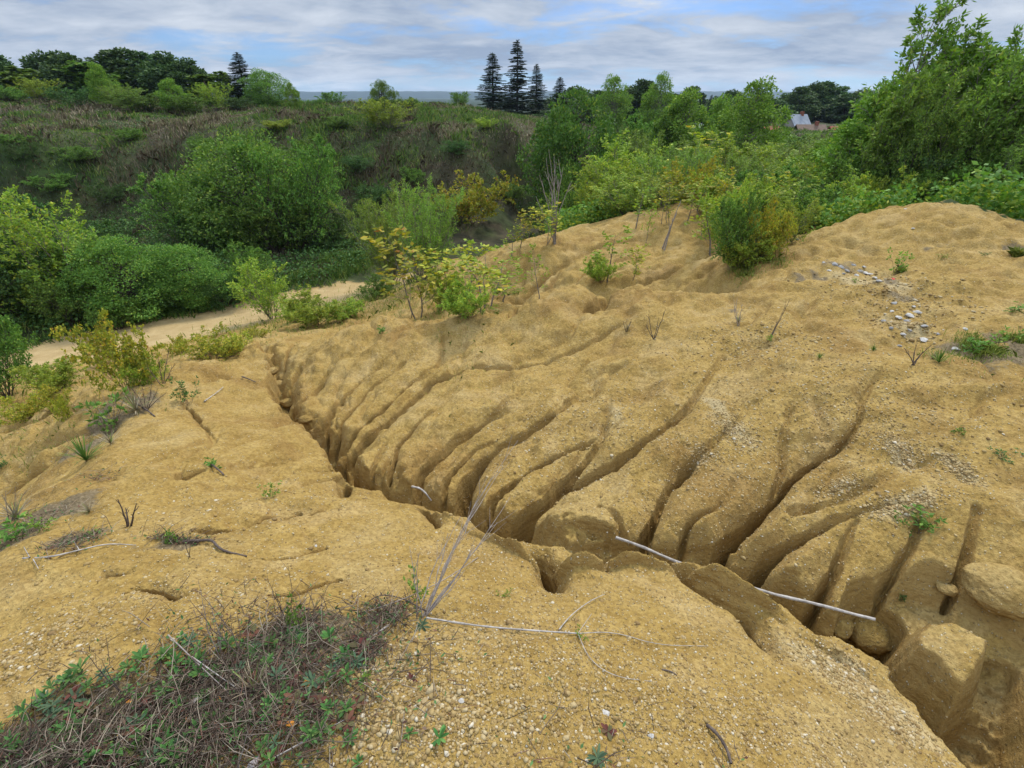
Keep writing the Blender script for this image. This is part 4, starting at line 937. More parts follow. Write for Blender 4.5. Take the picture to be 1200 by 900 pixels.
# low wooded ridge at the horizon
def hills():
    xs = np.linspace(-3200, 3200, 700); v = []; n = len(xs)
    top = 26+10*fbm(xs/900, xs*0, 3, 401)+2.2*fbm(xs/60, xs*0, 3, 402)
    for k, (yo, f) in enumerate([(0, 0), (60, .55), (160, .9), (320, 1), (600, .9)]):
        v.append(np.stack([xs, 2900+yo+0*xs, -8+(top+8)*f], -1))
    v = np.concatenate(v); i = np.arange(4)[:, None]*n; j = np.arange(n-1)[None]
    f = np.stack([i+j, i+j+1, i+n+j+1, i+n+j], -1).reshape(-1, 4)
    b = NB('wooded_ridge'); geo = b.n('ShaderNodeNewGeometry')
    c = b.ramp(b.noise(geo.outputs['Position'], .02, 5, .7), [(.35, (.020, .036, .034)), (.65, (.032, .052, .046))])
    me = mesh_np('hills', v, [f], b.end(b.principled(c, .9, None, .1)), True)
    o = bpy.data.objects.new('hills', me); COL.objects.link(o); o['kind'] = 'structure'
hills()
# ---------------------------------------------------------------- small things
def simple(name, me, loc=(0, 0, 0), parent=None):
    o = bpy.data.objects.new(name, me); COL.objects.link(o); o.location = loc
    if parent: o.parent = parent
    return o
def mat_plain(name, c0, c1, scale=20, rough=.8, bump=.3):
    b = NB(name); tc = b.n('ShaderNodeTexCoord'); n = b.noise(tc.outputs['Object'], scale, 5, .6)
    return b.end(b.principled(b.ramp(n, [(.3, c0), (.7, c1)]), rough, b.bump(n, bump, .01), .25))
# ---- village houses
M_WALLW = mat_plain('plaster', (.30, .27, .23), (.40, .37, .32), 3); M_BRICK = mat_plain('red_boards', (.16, .055, .035), (.24, .085, .05), 6)
M_SLATE = mat_plain('grey_sheet_roof', (.17, .19, .21), (.26, .28, .31), 2); M_RED = mat_plain('red_roof', (.22, .06, .035), (.32, .095, .055), 2)
M_WOOD = mat_plain('brown_boards', (.08, .05, .035), (.14, .09, .06), 6); M_GLASS = mat_plain('window_glass', (.03, .04, .05), (.05, .06, .07), 2, .15)
M_FRAME = mat_plain('white_paint', (.70, .70, .68), (.78, .78, .76), 3)
def boxv(bm, x0, x1, y0, y1, z0, z1):
    import bmesh
    vs = [bm.verts.new(p) for p in [(x0,y0,z0),(x1,y0,z0),(x1,y1,z0),(x0,y1,z0),(x0,y0,z1),(x1,y0,z1),(x1,y1,z1),(x0,y1,z1)]]
    for f in [(0,3,2,1),(4,5,6,7),(0,1,5,4),(1,2,6,5),(2,3,7,6),(3,0,4,7)]: bm.faces.new([vs[i] for i in f])
def bm_obj(name, fn, mat, parent=None):
    import bmesh
    bm = bmesh.new(); fn(bm); me = bpy.data.meshes.new(name); bm.to_mesh(me); bm.free(); me.materials.append(mat)
    return simple(name, me, parent=parent)
def house(px, py_base, Y, py_eave, py_ridge, wpx, rot, wall, roof, label, gable_front=False):
    g = col_at(px, py_base, Y); g.z -= .3; t = Y*CT-(g.z-EYE)*ST
    he = z_at(py_eave, Y)-g.z; hr = z_at(py_ridge, Y)-g.z; w = wpx*t/F/2; d = w*.8
    root = bpy.data.objects.new('house', None); COL.objects.link(root); root.location = g; root.rotation_euler = (0, 0, rot)
    tag(root, label, 'house')
    def walls(bm):
        boxv(bm, -w, w, -d, d, 0, he)
        if True:
            for s in (-1, 1):
                a = [bm.verts.new((s*w*.999, -d, he)), bm.verts.new((s*w*.999, d, he)), bm.verts.new((s*w*.999, 0, hr-.08))]
                bm.faces.new(a if s > 0 else a[::-1])
    def rf(bm):
        o = .35; k = (hr-he)/d
        for s in (-1, 1):
            p = [(-w-o, s*(d+o), he-k*o), (w+o, s*(d+o), he-k*o), (w+o, 0, hr), (-w-o, 0, hr)]
            lo = [bm.verts.new(q) for q in p]; hi = [bm.verts.new((q[0], q[1], q[2]+.12)) for q in p]
            bm.faces.new(lo); bm.faces.new(hi[::-1])
            for i in range(4): bm.faces.new([lo[i], lo[(i+1) % 4], hi[(i+1) % 4], hi[i]])
        import bmesh
        bmesh.ops.recalc_face_normals(bm, faces=bm.faces)
    bm_obj('wall', walls, wall, root); r = bm_obj('roof', rf, roof, root)
    bm_obj('chimney', lambda bm: boxv(bm, w*.35, w*.35+.35, -.2, .2, hr-.5, hr+.45), M_BRICK, r)
    for i in range(2):
        x0 = -w*.6+i*w*.8
        wn = bm_obj('window', lambda bm: boxv(bm, x0, x0+w*.34, -d-.05, -d+.05, he*.42, he*.80), M_FRAME, root)
        bm_obj('pane', lambda bm: boxv(bm, x0+.1, x0+w*.34-.1, -d-.08, -d-.052, he*.42+.1, he*.80-.1), M_GLASS, wn)
    return root
house(930, 158, 78, 145, 135, 20, .35, M_WALLW, M_SLATE, 'grey roofed house half hidden by trees right of the young poplar')
house(946, 163, 70, 154, 147, 26, -.1, M_BRICK, M_WOOD, 'low red brown shed below the grey roofed house')
house(982, 164, 70, 158, 149, 24, .15, M_WALLW, M_RED, 'house with red roof near the left side of the leaning willows')
house(826, 160, 75, 153, 146, 26, -.3, M_WALLW, M_SLATE, 'small pale house between trees left of the young poplar')
house(836, 165, 70, 157, 150, 16, .2, M_WALLW, M_RED, 'small reddish shed by the yellowing sapling')
house(900, 163, 72, 156, 149, 20, .5, M_WOOD, M_RED, 'small dark shed left of the low red brown shed')
# ---- seedlings, tufts and rosettes
MR_G = mat_leaf('rosette_leaf', [(0, (.035, .095, .022)), (.5, (.06, .15, .035)), (.9, (.10, .21, .05)), (1, (.16, .24, .06))], .2)
MR_R = mat_leaf('reddish_leaf', [(0, (.09, .035, .022)), (.5, (.14, .055, .035)), (1, (.10, .10, .04))], .2)
MR_B = mat_leaf('blue_green_leaf', [(0, (.045, .085, .045)), (1, (.09, .15, .075))], .2)
def rosette_mesh(seed, n, L, Wd, rise, mat, broad=True):
    rng = np.random.default_rng(seed); v = []; f = []
    for i in range(n):
        az = i*2.4+rng.uniform(-.3, .3); el = rng.uniform(rise[0], rise[1]); l = L*rng.uniform(.6, 1.1); w = Wd*rng.uniform(.8, 1.15)
        d = np.array([math.cos(az), math.sin(az), 0]); s = np.array([-math.sin(az), math.cos(az), 0]); b0 = len(v)
        prof = [(0, .12), (.3, .7), (.6, 1.0), (.85, .65), (1.0, .05)] if broad else [(0, .6), (.3, 1), (.6, .8), (.85, .5), (1, .05)]
        for t, k in prof:
            zz = l*(math.sin(el)*t-.45*t*t*math.cos(el)*.7); c = d*(l*t*math.cos(el))+np.array([0, 0, zz+.002*i % .006])
            v += [c-s*w*.5*k+np.array([0, 0, w*.12*k]), c, c+s*w*.5*k+np.array([0, 0, w*.12*k])]
        for q in range(4):
            a = b0+q*3; f += [(a, a+1, a+4, a+3), (a+1, a+2, a+5, a+4)]
    return mesh_np('rosette', np.array(v), [np.array(f)], mat, True)
ROS = [rosette_mesh(i, 11, .075, .018, (.1, 1.0), MR_G) for i in range(3)]+[rosette_mesh(10+i, 8, .06, .022, (.1, .6), MR_R) for i in range(2)]+[rosette_mesh(20+i, 12, .07, .014, (.2, 1.0), MR_B) for i in range(2)]
TUF = [rosette_mesh(40+i, 46, .16, .006, (.5, 1.45), MB_G, False) for i in range(3)]+[rosette_mesh(50+i, 46, .16, .005, (.4, 1.4), MB_P, False) for i in range(2)]
def drop(me, px, py, size_px, label, cat, name, group=None, zoff=0.0, flat=1.0):
    g = ground_at(px, py); t = g.y*CT-(g.z-EYE)*ST
    v = np.empty(len(me.vertices)*3, np.float32); me.vertices.foreach_get('co', v); r = np.abs(v.reshape(-1, 3)[:, :2]).max()
    o = simple(name, me, (g.x, g.y, g.z+zoff)); s = size_px*.5*t/F/r
    o.scale = (s, s, s*flat); o.rotation_euler = (_rs.uniform(-.1, .1), _rs.uniform(-.1, .1), _rs.uniform(0, 6.28))
    return tag(o, label, cat, group)
MSD = {}
for key, lm, L, Wd, n in [('seed_g', 'mid', .07, .03, 4), ('seed_b', 'willow', .06, .028, 4), ('seed_d', 'dark', .075, .024, 5)]:
    for s in range(2):
        kind(key, *grow_tree(500+len(KM)*5+s, n, .4, .5, 6, 1, .8, .7, .3, .4, .1, .1, .005, 5, L*.75, Wd*.8, .1, 'up', leafmat=ML[lm], barkmat=BKB))
        i = len(KM[key])-1; cm = KM[key][i][1]; v = np.empty(len(cm.vertices)*3, np.float32); cm.vertices.foreach_get('co', v); v = v.reshape(-1, 3)
        KH[(key, i)] = (float(np.percentile(v[:, 2], 99.5)), float(np.percentile(np.hypot(v[:, 0], v[:, 1]), 88)))
for key, px, pb, pt, w, lb in [
    ('seed_d', 222, 474, 441, 32, 'dark blue green weed with toothed leaves near the rim left of the gully'), ('seed_g', 130, 506, 462, 42, 'dark green leafy weed among dead stems on the left bank'),
    ('seed_g', 252, 545, 530, 18, 'small green seedling on the left bank slope'), ('seed_b', 318, 583, 562, 22, 'tiny sprig standing alone on the bare sand left of the gully'),
    ('seed_b', 488, 702, 668, 34, 'fresh green sprig at the foot of the tall dead stalks'), ('seed_g', 352, 736, 700, 26, 'bright green sprig at the upper edge of the litter patch'),
    ('seed_g', 20, 634, 598, 50, 'leafy green weed at the left edge, larger one'), ('seed_b', 50, 622, 600, 30, 'leafy green weed beside the larger one at the left edge'), ('seed_b', 104, 626, 616, 20, 'flat green seedling right of the left edge weeds'),
    ('seed_d', 4, 545, 534, 20, 'little dark weed low in the left flank rills'), ('seed_g', 200, 636, 614, 16, 'small weed on the litter clump left of the dark root'),
    ('seed_b', 1049, 322, 288, 26, 'bushy green weed by the rubble on the mound'), ('seed_b', 1104, 302, 294, 12, 'tiny green plant on the mound face'), ('seed_d', 1151, 300, 292, 14, 'little green plant high on the right of the mound'),
    ('seed_b', 902, 400, 388, 12, 'small dark green plant at the foot of the yellow flowered stalk'), ('seed_g', 1080, 625, 602, 40, 'green weed growing on the right bank above the gully'), ('seed_g', 1058, 612, 600, 18, 'small green weed left of the right bank weed'),
    ('seed_d', 1180, 536, 524, 32, 'spreading dark green rosette weed on the right bank'), ('seed_g', 1122, 506, 494, 16, 'faint little weed below the mound'), ('seed_b', 432, 800, 782, 24, 'two leaved seedling on the gravel near the bottom'),
    ('seed_b', 592, 700, 684, 18, 'thin little sprig on the near bank'), ('seed_b', 680, 748, 732, 18, 'tiny sprig where the pale runner branches'), ('seed_g', 450, 390, 378, 14, 'tiny green seedling on the crest left of the saplings'),
    ('seed_g', 1185, 365, 352, 24, 'grassy weed at the right edge above the green patch'), ('seed_b', 1170, 405, 380, 30, 'taller green weed in the patch at the right edge'), ('seed_g', 1135, 412, 388, 26, 'leafy weed at the left end of the right edge patch'),
    ('seed_b', 1000, 330, 322, 10, 'tiny weed beside the rubble'), ('seed_d', 1058, 700, 690, 10, 'tiny plant near the gully shoulder')]:
    g = ground_at(px, pb)
    at_base(key, px, pb, pt, w, name='weed', cat='weed', label=lb)
for me, px, py, s, lb in [(TUF[0], 101, 540, 52, 'grass tuft of long blades on the left bank'), (TUF[3], 20, 608, 60, 'brown dry grass tuft at the left edge'), (TUF[1], 960, 420, 16, 'small green tuft on the right slope below the flower stalk'), (TUF[2], 1023, 411, 17, 'small round green tuft below the rubble'),
    (TUF[3], 105, 600, 30, 'faint dry tuft on the left bank'), (TUF[3], 865, 378, 24, 'dry brown tuft on the slope left of the flower stalk'), (TUF[3], 735, 386, 18, 'dark dry tuft on the upper slope'), (TUF[4], 1092, 420, 26, 'dry twiggy tuft at the top of the long rill'), (TUF[1], 160, 888, 40, 'bright green grass tuft at the bottom edge of the litter'),
    (TUF[0], 1100, 425, 30, 'short green grass strip left of the right edge patch'), (TUF[4], 160, 482, 60, 'grey dead grass tuft above the dark green weed'), (TUF[3], 130, 520, 40, 'dry grass tuft on the left bank below the dark weed'), (TUF[4], 298, 810, 70, 'pale bleached grass tuft in the litter patch')]:
    drop(me, px, py, s, lb, 'grass tuft', 'grass_tuft')
rng = np.random.default_rng(77)
# rosettes in the litter patch, bottom left
G_R = 'small leafy rosettes in the litter patch'
k = 0; tries = 0
while k < 160 and tries < 2000:
    tries += 1
    px = rng.uniform(0, 425); py = rng.uniform(742, 897)
    if (px/210-1)**2*.85+((py-(890-.22*px))/85)**2 > 1.15: continue
    me = ROS[rng.choice([0, 1, 2, 3, 4, 5, 6], p=[.2, .2, .18, .11, .11, .1, .1])]
    drop(me, px, py, rng.uniform(16, 34), 'small leafy rosette among the dead stems of the litter patch', 'rosette', 'rosette', G_R, .020); k += 1
for px, py, s, m, lb in [(515, 866, 32, 0, 'green rosette on gravel right of the litter patch'), (480, 862, 22, 1, 'smaller green rosette left of its twin on the gravel'), (700, 890, 34, 5, 'rosette with reddish tips at the bottom middle'), (712, 858, 24, 3, 'reddish little rosette above the bottom one'),
    (410, 868, 28, 2, 'green rosette at the right border of the litter'), (420, 895, 22, 0, 'green rosette cut by the bottom edge'), (495, 735, 22, 5, 'grey green rosette at the foot of the dead stalks'), (482, 797, 18, 3, 'purple leaved rosette on the gravel'),
    (425, 800, 18, 2, 'small green rosette on the gravel by the litter'), (405, 765, 22, 0, 'green rosette at the top right of the litter'), (858, 512, 1, 0, None), (555, 500, 1, 0, None)]:
    if lb: drop(ROS[m], px, py, s, lb, 'rosette', 'rosette', None, .004)
# fallen orange leaves
def leafcard(seed, mat):
    r_ = np.random.default_rng(seed); n = 12; v = [(0, 0, .3*.02)]
    for i in range(n):
        a = i*2*PI/n; R_ = .02*(1+.25*math.cos(a)+.1*r_.normal()); v.append((R_*1.35*math.cos(a), R_*.8*math.sin(a), .006*math.cos(2*a)+.003*r_.normal()))
    f = np.array([(0, i+1, (i+1) % n+1) for i in range(n)])
    return mesh_np('fallen_leaf', np.array(v), [f], mat, True)
M_OR = mat_plain('orange_leaf', (.42, .14, .02), (.62, .26, .03), 60, .6); M_YL = mat_plain('yellow_leaf', (.60, .32, .03), (.75, .48, .05), 60, .6); M_BR = mat_plain('brown_leaf', (.20, .07, .035), (.30, .12, .06), 60, .7)
M_GY = mat_plain('grey_leaf', (.22, .19, .18), (.33, .29, .27), 60, .8)
for i, (px, py, s, m, lb) in enumerate([(138, 860, 20, M_YL, 'large bright yellow orange fallen leaf in the litter'), (359, 805, 13, M_OR, 'round orange fallen leaf at the right of the litter'), (254, 824, 11, M_OR, 'small orange fallen leaf in the middle of the litter'), (237, 819, 13, M_OR, 'orange fallen leaf left of the small one in the middle'),
    (220, 845, 13, M_OR, 'orange brown fallen leaf below the middle pair'), (158, 823, 10, M_OR, 'narrow orange fallen leaf above the bright yellow one'), (310, 831, 11, M_BR, 'brown fallen leaf low on the right of the litter'), (341, 850, 12, M_OR, 'orange fallen leaf near the lower right of the litter'), (80, 845, 14, M_BR, 'red brown fallen leaf on the left of the litter'),
    (165, 877, 14, M_YL, 'curled ochre fallen leaf near the bottom of the litter'), (335, 815, 16, M_BR, 'long brown fallen leaf beside the round orange leaf'), (225, 826, 13, M_GY, 'grey curled fallen leaf in the litter'), (300, 895, 14, M_GY, 'pale grey fallen leaf at the bottom edge'), (243, 780, 12, M_GY, 'grey leaf beside the purple stems of the litter'), (205, 800, 8, M_BR, 'tiny brown fallen leaf at the upper litter edge')]):
    g = ground_at(px, py); o = simple('fallen_leaf', leafcard(600+i, m), (g.x, g.y, g.z+.014)); t = g.y*CT-(g.z-EYE)*ST
    sc = s*.5*t/F/.026; o.scale = (sc, sc, sc); o.rotation_euler = (_rs.uniform(-.4, .4), _rs.uniform(-.4, .4), _rs.uniform(0, 6.28)); tag(o, lb, 'leaf')
# dead stalks of the litter patch: nobody could count them
def litter():
    r_ = np.random.default_rng(81); X = []; Y = []
    for px, py, rp, ay, n in [(200,865,125,.7,2000),(300,815,90,.75,1400),(60,890,80,.5,800),(350,745,55,.45,480),(452,720,36,.3,260),(370,855,55,.9,260),(270,775,120,.6,600),(480,780,60,.8,120),(430,760,22,.8,250),(20,620,40,.3,260),(90,636,40,.2,220),(205,634,26,.25,160),(130,478,34,.4,240),(150,470,26,.3,160),(700,880,160,.3,60),(120,560,20,.4,60)]:
        g = ground_at(px, py); e = hit_base(px+rp, py); w = abs(e[0]-g.x); e2 = hit_base(px, py-rp*ay); l = abs(e2[1]-g.y)
        X.append(g.x+r_.normal(size=n)*w*.5); Y.append(g.y+r_.normal(size=n)*l*.6)
    X = np.concatenate(X); Y = np.concatenate(Y); n = len(X); z = height(X, Y, True)
    az = r_.uniform(0, 2*PI, n); L = r_.uniform(.02, .16, n)*r_.uniform(.4, 1.2, n); el = np.abs(r_.normal(size=n))*.22
    d = np.stack([np.cos(az)*np.cos(el), np.sin(az)*np.cos(el), np.sin(el)], -1)
    s = nrm(np.cross(d, np.array([0, 0, 1.])))*.0009*r_.uniform(.5, 1.8, n)[:, None]; u = np.cross(s, d)
    b = np.stack([X, Y, z+r_.uniform(.002, .03, n)], -1)
    bend = nrm(r_.normal(size=(n, 3)))*(L*.10)[:, None]; bend[:, 2] = np.abs(bend[:, 2])
    m = b+d*(L*.5)[:, None]+bend; t = b+d*L[:, None]; t[:, 2] = np.maximum(t[:, 2], z+.002)
    v = np.stack([b-s, b+s, b+u*1.4, m-s, m+s, m+u*1.4, t], 1).reshape(-1, 3); i = np.arange(n)[:, None]*7
    q = np.concatenate([i+np.array([[0, 1, 4, 3]]), i+np.array([[1, 2, 5, 4]]), i+np.array([[2, 0, 3, 5]])]); tr = np.concatenate([i+np.array([[3, 4, 6]]), i+np.array([[4, 5, 6]]), i+np.array([[5, 3, 6]])])
    M_ST = mat_blades('litter_stems', [(0, (.05, .034, .024)), (.4, (.10, .072, .052)), (.75, (.19, .145, .105)), (.93, (.36, .30, .22)), (1, (.18, .07, .05))], .05)
    cover_obj('plant_litter', mesh_np('plant_litter', v, [q, tr], M_ST), 'matted dead stems and straw at the bottom left')
    # moss-like tiny leaves between the stalks
    sel = r_.permutation(n)[:int(n*.95)]; p = np.stack([X, Y, z+r_.uniform(.004, .026, n)], -1)[sel]; p += r_.normal(size=p.shape)*np.array([.012, .012, 0])
    ax = r_.normal(size=p.shape); ax[:, 2] = np.abs(ax[:, 2])*.6
    MT = mat_leaf('tiny_leaf', [(0, (.06, .04, .025)), (.25, (.13, .055, .035)), (.38, (.18, .13, .08)), (.45, (.05, .11, .035)), (1, (.10, .20, .06))], .1)
    cover_obj('tiny_leaves', leaf_mesh('tiny_leaves', p, ax, .020, .008, MT, r_), 'tiny green and reddish leaves between the dead stems')
litter()
# ---- stones
def gravel():
    r_ = np.random.default_rng(91); P_ = []
    zones = [(600,800,260,.55,5200,.0038),(800,780,260,.6,4200,.0036),(480,840,140,.6,2600,.0046),(250,700,160,.4,1500,.0036),(40,760,90,.8,1500,.0042),(900,860,160,.5,2600,.0038),(430,780,60,.8,900,.005),
             (1000,800,26,1.3,900,.0055),(1040,840,30,1.2,1100,.0055),(960,775,30,.8,500,.005),(860,500,20,2.0,700,.006),(825,530,26,.8,450,.006),(1060,515,24,1.4,600,.0065),(1125,545,14,2.4,450,.0065),(1060,590,60,.35,900,.006),(990,565,34,.5,450,.006),
             (850,600,200,.6,2600,.005),(700,500,200,.5,3000,.006),(1000,480,220,.5,3400,.006),(1050,340,90,.5,900,.011),(1060,380,30,.8,260,.014),(900,400,120,.4,1200,.008),(550,650,150,.5,1800,.004),(300,600,160,.6,1400,.005),(760,650,60,.6,600,.0045)]
    for px, py, rp, ay, n, sz in zones:
        gx, gy = hit_base(px, py); e = hit_base(px+rp, py); w = abs(e[0]-gx); e2 = hit_base(px, py-rp*ay*.5); l = abs(e2[1]-gy)
        P_.append(np.stack([gx+r_.normal(size=n)*w*.5, gy+r_.normal(size=n)*l*.7, sz*np.exp(r_.normal(size=n)*.38)], -1))
    P_ = np.concatenate(P_); n = len(P_); z = height(P_[:, 0], P_[:, 1])
    ico = np.array([(0,0,1),(.894,0,.447),(.276,.851,.447),(-.724,.526,.447),(-.724,-.526,.447),(.276,-.851,.447),(.724,.526,-.447),(-.276,.851,-.447),(-.894,0,-.447),(-.276,-.851,-.447),(.724,-.526,-.447),(0,0,-1)])
    fc = np.array([(0,1,2),(0,2,3),(0,3,4),(0,4,5),(0,5,1),(1,6,2),(2,7,3),(3,8,4),(4,9,5),(5,10,1),(2,6,7),(3,7,8),(4,8,9),(5,9,10),(1,10,6),(6,11,7),(7,11,8),(8,11,9),(9,11,10),(10,11,6)])
    sh = ico[None]*(1+r_.normal(size=(n, 12, 1))*.16)*r_.uniform(.65, 1.25, (n, 1, 3)); sh[:, :, 2] *= .6
    a = r_.uniform(0, 2*PI, n); c, s = np.cos(a)[:, None], np.sin(a)[:, None]
    X = sh[:, :, 0]*c-sh[:, :, 1]*s; Y = sh[:, :, 0]*s+sh[:, :, 1]*c
    v = np.stack([X, Y, sh[:, :, 2]+a[:, None]*0], -1)*P_[:, 2][:, None, None]; v[:, :, 0] += P_[:, 0:1]; v[:, :, 1] += P_[:, 1:2]; v[:, :, 2] += (z+P_[:, 2]*.12)[:, None]
    b = NB('gravel_stone'); geo = b.n('ShaderNodeNewGeometry')
    cc = b.ramp(geo.outputs['Random Per Island'], [(0, (.16, .10, .04)), (.35, (.27, .185, .07)), (.7, (.35, .255, .11)), (.93, (.42, .34, .20)), (1, (.54, .49, .38))])
    cc = b.mix(b.rng(b.noise(geo.outputs['Position'], 260, 3), .3, .7, .45, 0), cc, (.25, .165, .06))
    me = mesh_np('gravel', v.reshape(-1, 3), [(np.arange(n)[:, None, None]*12+fc[None]).reshape(-1, 3)], b.end(b.principled(cc, .85, None, .2)))
    cover_obj('gravel', me, 'small stones scattered over the sand')
gravel()
def rock_mesh(seed, mat, flat=.6):
    import bmesh
    from mathutils import noise as mn
    bm = bmesh.new(); bmesh.ops.create_icosphere(bm, subdivisions=3, radius=1); r_ = random.Random(seed); cuts = [(Vector((r_.uniform(-1, 1), r_.uniform(-1, 1), r_.uniform(-.4, 1))).normalized(), r_.uniform(.42, .74)) for _ in range(13)]
    for v in bm.verts:
        for nn, dd in cuts:
            e = v.co.dot(nn)-dd
            if e > 0: v.co -= nn*e*.98
        v.co *= 1+.08*mn.noise(v.co*2.5+Vector((seed, 0, 0))); v.co.z *= flat
    me = bpy.data.meshes.new('stone'); bm.to_mesh(me); bm.free(); me.materials.append(mat); return me
M_STW = mat_plain('pale_limestone', (.30, .275, .235), (.48, .455, .41), 5); M_STG = mat_plain('grey_rubble', (.16, .15, .14), (.32, .31, .29), 5); M_STY = mat_plain('yellow_stone', (.26, .18, .08), (.38, .28, .14), 8)
RK = [rock_mesh(i, M_STW, .4) for i in range(4)]+[rock_mesh(10+i, M_STG, .5) for i in range(3)]+[rock_mesh(20+i, M_STY, .6) for i in range(3)]
G_RUB = 'pale rubble pieces on the mound'
rub = [(1065, 370, 11), (1045, 365, 8), (1052, 372, 9), (1075, 366, 9), (1036, 377, 8), (1084, 383, 9), (1063, 377, 8), (1082, 399, 11), (1120, 409, 10), (1130, 386, 7), (1058, 392, 7), (1044, 385, 6), (985, 313, 9), (978, 310, 8), (1014, 320, 9), (1020, 322, 8), (1008, 318, 8), (1004, 323, 6), (992, 318, 7), (965, 308, 6), (1047, 356, 7), (1030, 330, 7), (1012, 313, 6), (972, 317, 6), (1070, 360, 5), (1099, 392, 5), (1053, 406, 6), (1066, 388, 6), (935, 281, 5), (1061, 245, 4), (1070, 268, 4), (1025, 326, 6), (1000, 311, 6), (988, 321, 5)]
for i, (px, py, s) in enumerate(rub):
    drop(RK[i % 7], px, py, s, 'pale rubble piece lying in the litter strip on the mound', 'stone', 'stone', G_RUB, .01)
drop(rock_mesh(33, mat_plain('red_plastic', (.45, .03, .02), (.55, .05, .03), 5, .4)), 1047, 327, 7, 'small red scrap among the rubble on the mound', 'litter', 'scrap')
for px, py, s, m, lb in [(44, 822, 12, 0, 'white flat stone left of the litter patch'), (315, 848, 9, 4, 'round grey pebble at the lower right of the litter'), (709, 836, 12, 1, 'white angular stone on the gravel near the bottom middle'), (764, 863, 10, 2, 'pale stone right of the white angular stone'), (540, 822, 8, 3, 'small white pebble on the near gravel'), (370, 640, 4, 0, 'tiny white pebble on the bare sand'), (498, 821, 10, 7, 'yellowish stone on the near gravel'), (82, 728, 9, 8, 'pale yellow stone on the left sand'), (800, 747, 8, 9, 'yellow pebble on the middle of the near bank')]:
    drop(RK[m], px, py, s, lb, 'stone', 'stone', None, .002)
# ---- branches and stalks
M_DW = mat_plain('bleached_wood', (.20, .175, .15), (.46, .42, .37), 30, .8, .5); M_DK = mat_plain('dark_root_bark', (.05, .035, .028), (.13, .10, .08), 30, .85)
M_STK = mat_plain('grey_stalk', (.16, .13, .11), (.34, .29, .25), 40, .7)
def stick(name, pts, r0, r1, mat, label, cat, k=7, subs=(), wig=.0, straight=False):
    """pts: (px, py, lift above the ground in m)"""
    W_ = Wood(); r_ = np.random.default_rng(int(abs(pts[0][0])*7+pts[0][1]))
    def path(ps):
        q = []
        for px, py, up in ps:
            g = ground_at(px, py); q.append(np.array([g.x, g.y, g.z+up]))
        c = chaikin(q, 3); return c+r_.normal(size=c.shape)*wig
    c = path(pts)
    if straight:
        e = [np.array([*hit_base(a[0], a[1]), 0]) for a in (pts[0], pts[-1])]
        for q, a in zip(e, (pts[0], pts[-1])): q[2] = float(base_h(q[0:1], q[1:2])[0])+a[2]
        c[0], c[-1] = e[0], e[1]; s_ = np.linspace(0, 1, len(c))[:, None]; c = c[0]+(c[-1]-c[0])*s_+np.array([0, 0, 1])*(.004*np.sin(s_*11)-.10*np.sin(s_*PI))+np.array([.3, 1, 0])*(.03*np.sin(s_*PI*1.3)+.006*np.sin(s_*17))
    rr = np.linspace(r0, r1, len(c))*(1+.12*r_.normal(size=len(c))); W_.tube(c, rr, r1, k)
    o = simple(name, W_.mesh(name, mat)); tag(o, label, cat)
    for ps, a, b_ in subs:
        w2 = Wood(); c = path(ps); w2.tube(c, a, b_, 5); simple('side_twig', w2.mesh('side_twig', mat), parent=o)
    return o
def stalk3(root_px, root_py, tips, r0, mat):
    """upright stalks from a spot on the ground; tip rows give their height, dy their lean away from the viewer"""
    g = ground_at(root_px, root_py); out = []
    for px, py, dy in tips:
        Y = g.y+dy; dx, dyy, dz = ray(px, py); t = Y/dyy; tip = Vector((dx*t, Y, EYE+dz*t)); out.append((g, tip))
    return g, out
def tube_between(a, b, r0, r1, bow, seed, n=8, k=5):
    r_ = np.random.default_rng(seed); a = np.array(a); b = np.array(b); s = np.linspace(0, 1, n)[:, None]
    side = nrm(r_.normal(size=3)); L = np.linalg.norm(b-a); p = a+(b-a)*s+side*np.sin(s*PI)*L*bow+r_.normal(size=(n, 3))*L*.008*np.sin(s*PI); return p
def stalk_plant(name, px, py, tips, r0, mat, label, cat='stalks', twigs=3, spread=.02):
    g, L = stalk3(px, py, tips, r0, mat); root = bpy.data.objects.new(name, None); COL.objects.link(root); root.location = g; tag(root, label, cat)
    r_ = np.random.default_rng(px*3+py)
    for i, (a, b) in enumerate(L):
        W_ = Wood(); off = Vector((r_.normal()*spread, r_.normal()*spread, -.02)); p = tube_between(off, b-g, r0, r0*.3, .04, px+i); W_.tube(p, r0, r0*.3, 5)
        ln = float(np.linalg.norm(p[-1]-p[0]))
        for q in range(twigs):
            t = r_.uniform(.5, .95); j = int(t*(len(p)-1)); d = p[j+0]-p[max(j-1, 0)]; e = perp_rot(d/np.linalg.norm(d), r_.uniform(.3, .6), r_.uniform(0, 6.28), r_)
            l2 = ln*r_.uniform(.10, .24); W_.tube(np.array([p[j], p[j]+e*l2*.5, p[j]+e*l2+np.array([0, 0, l2*.06])]), r0*.4, r0*.2, 4)
        simple('stem', W_.mesh('stem', mat), parent=root)
    return root
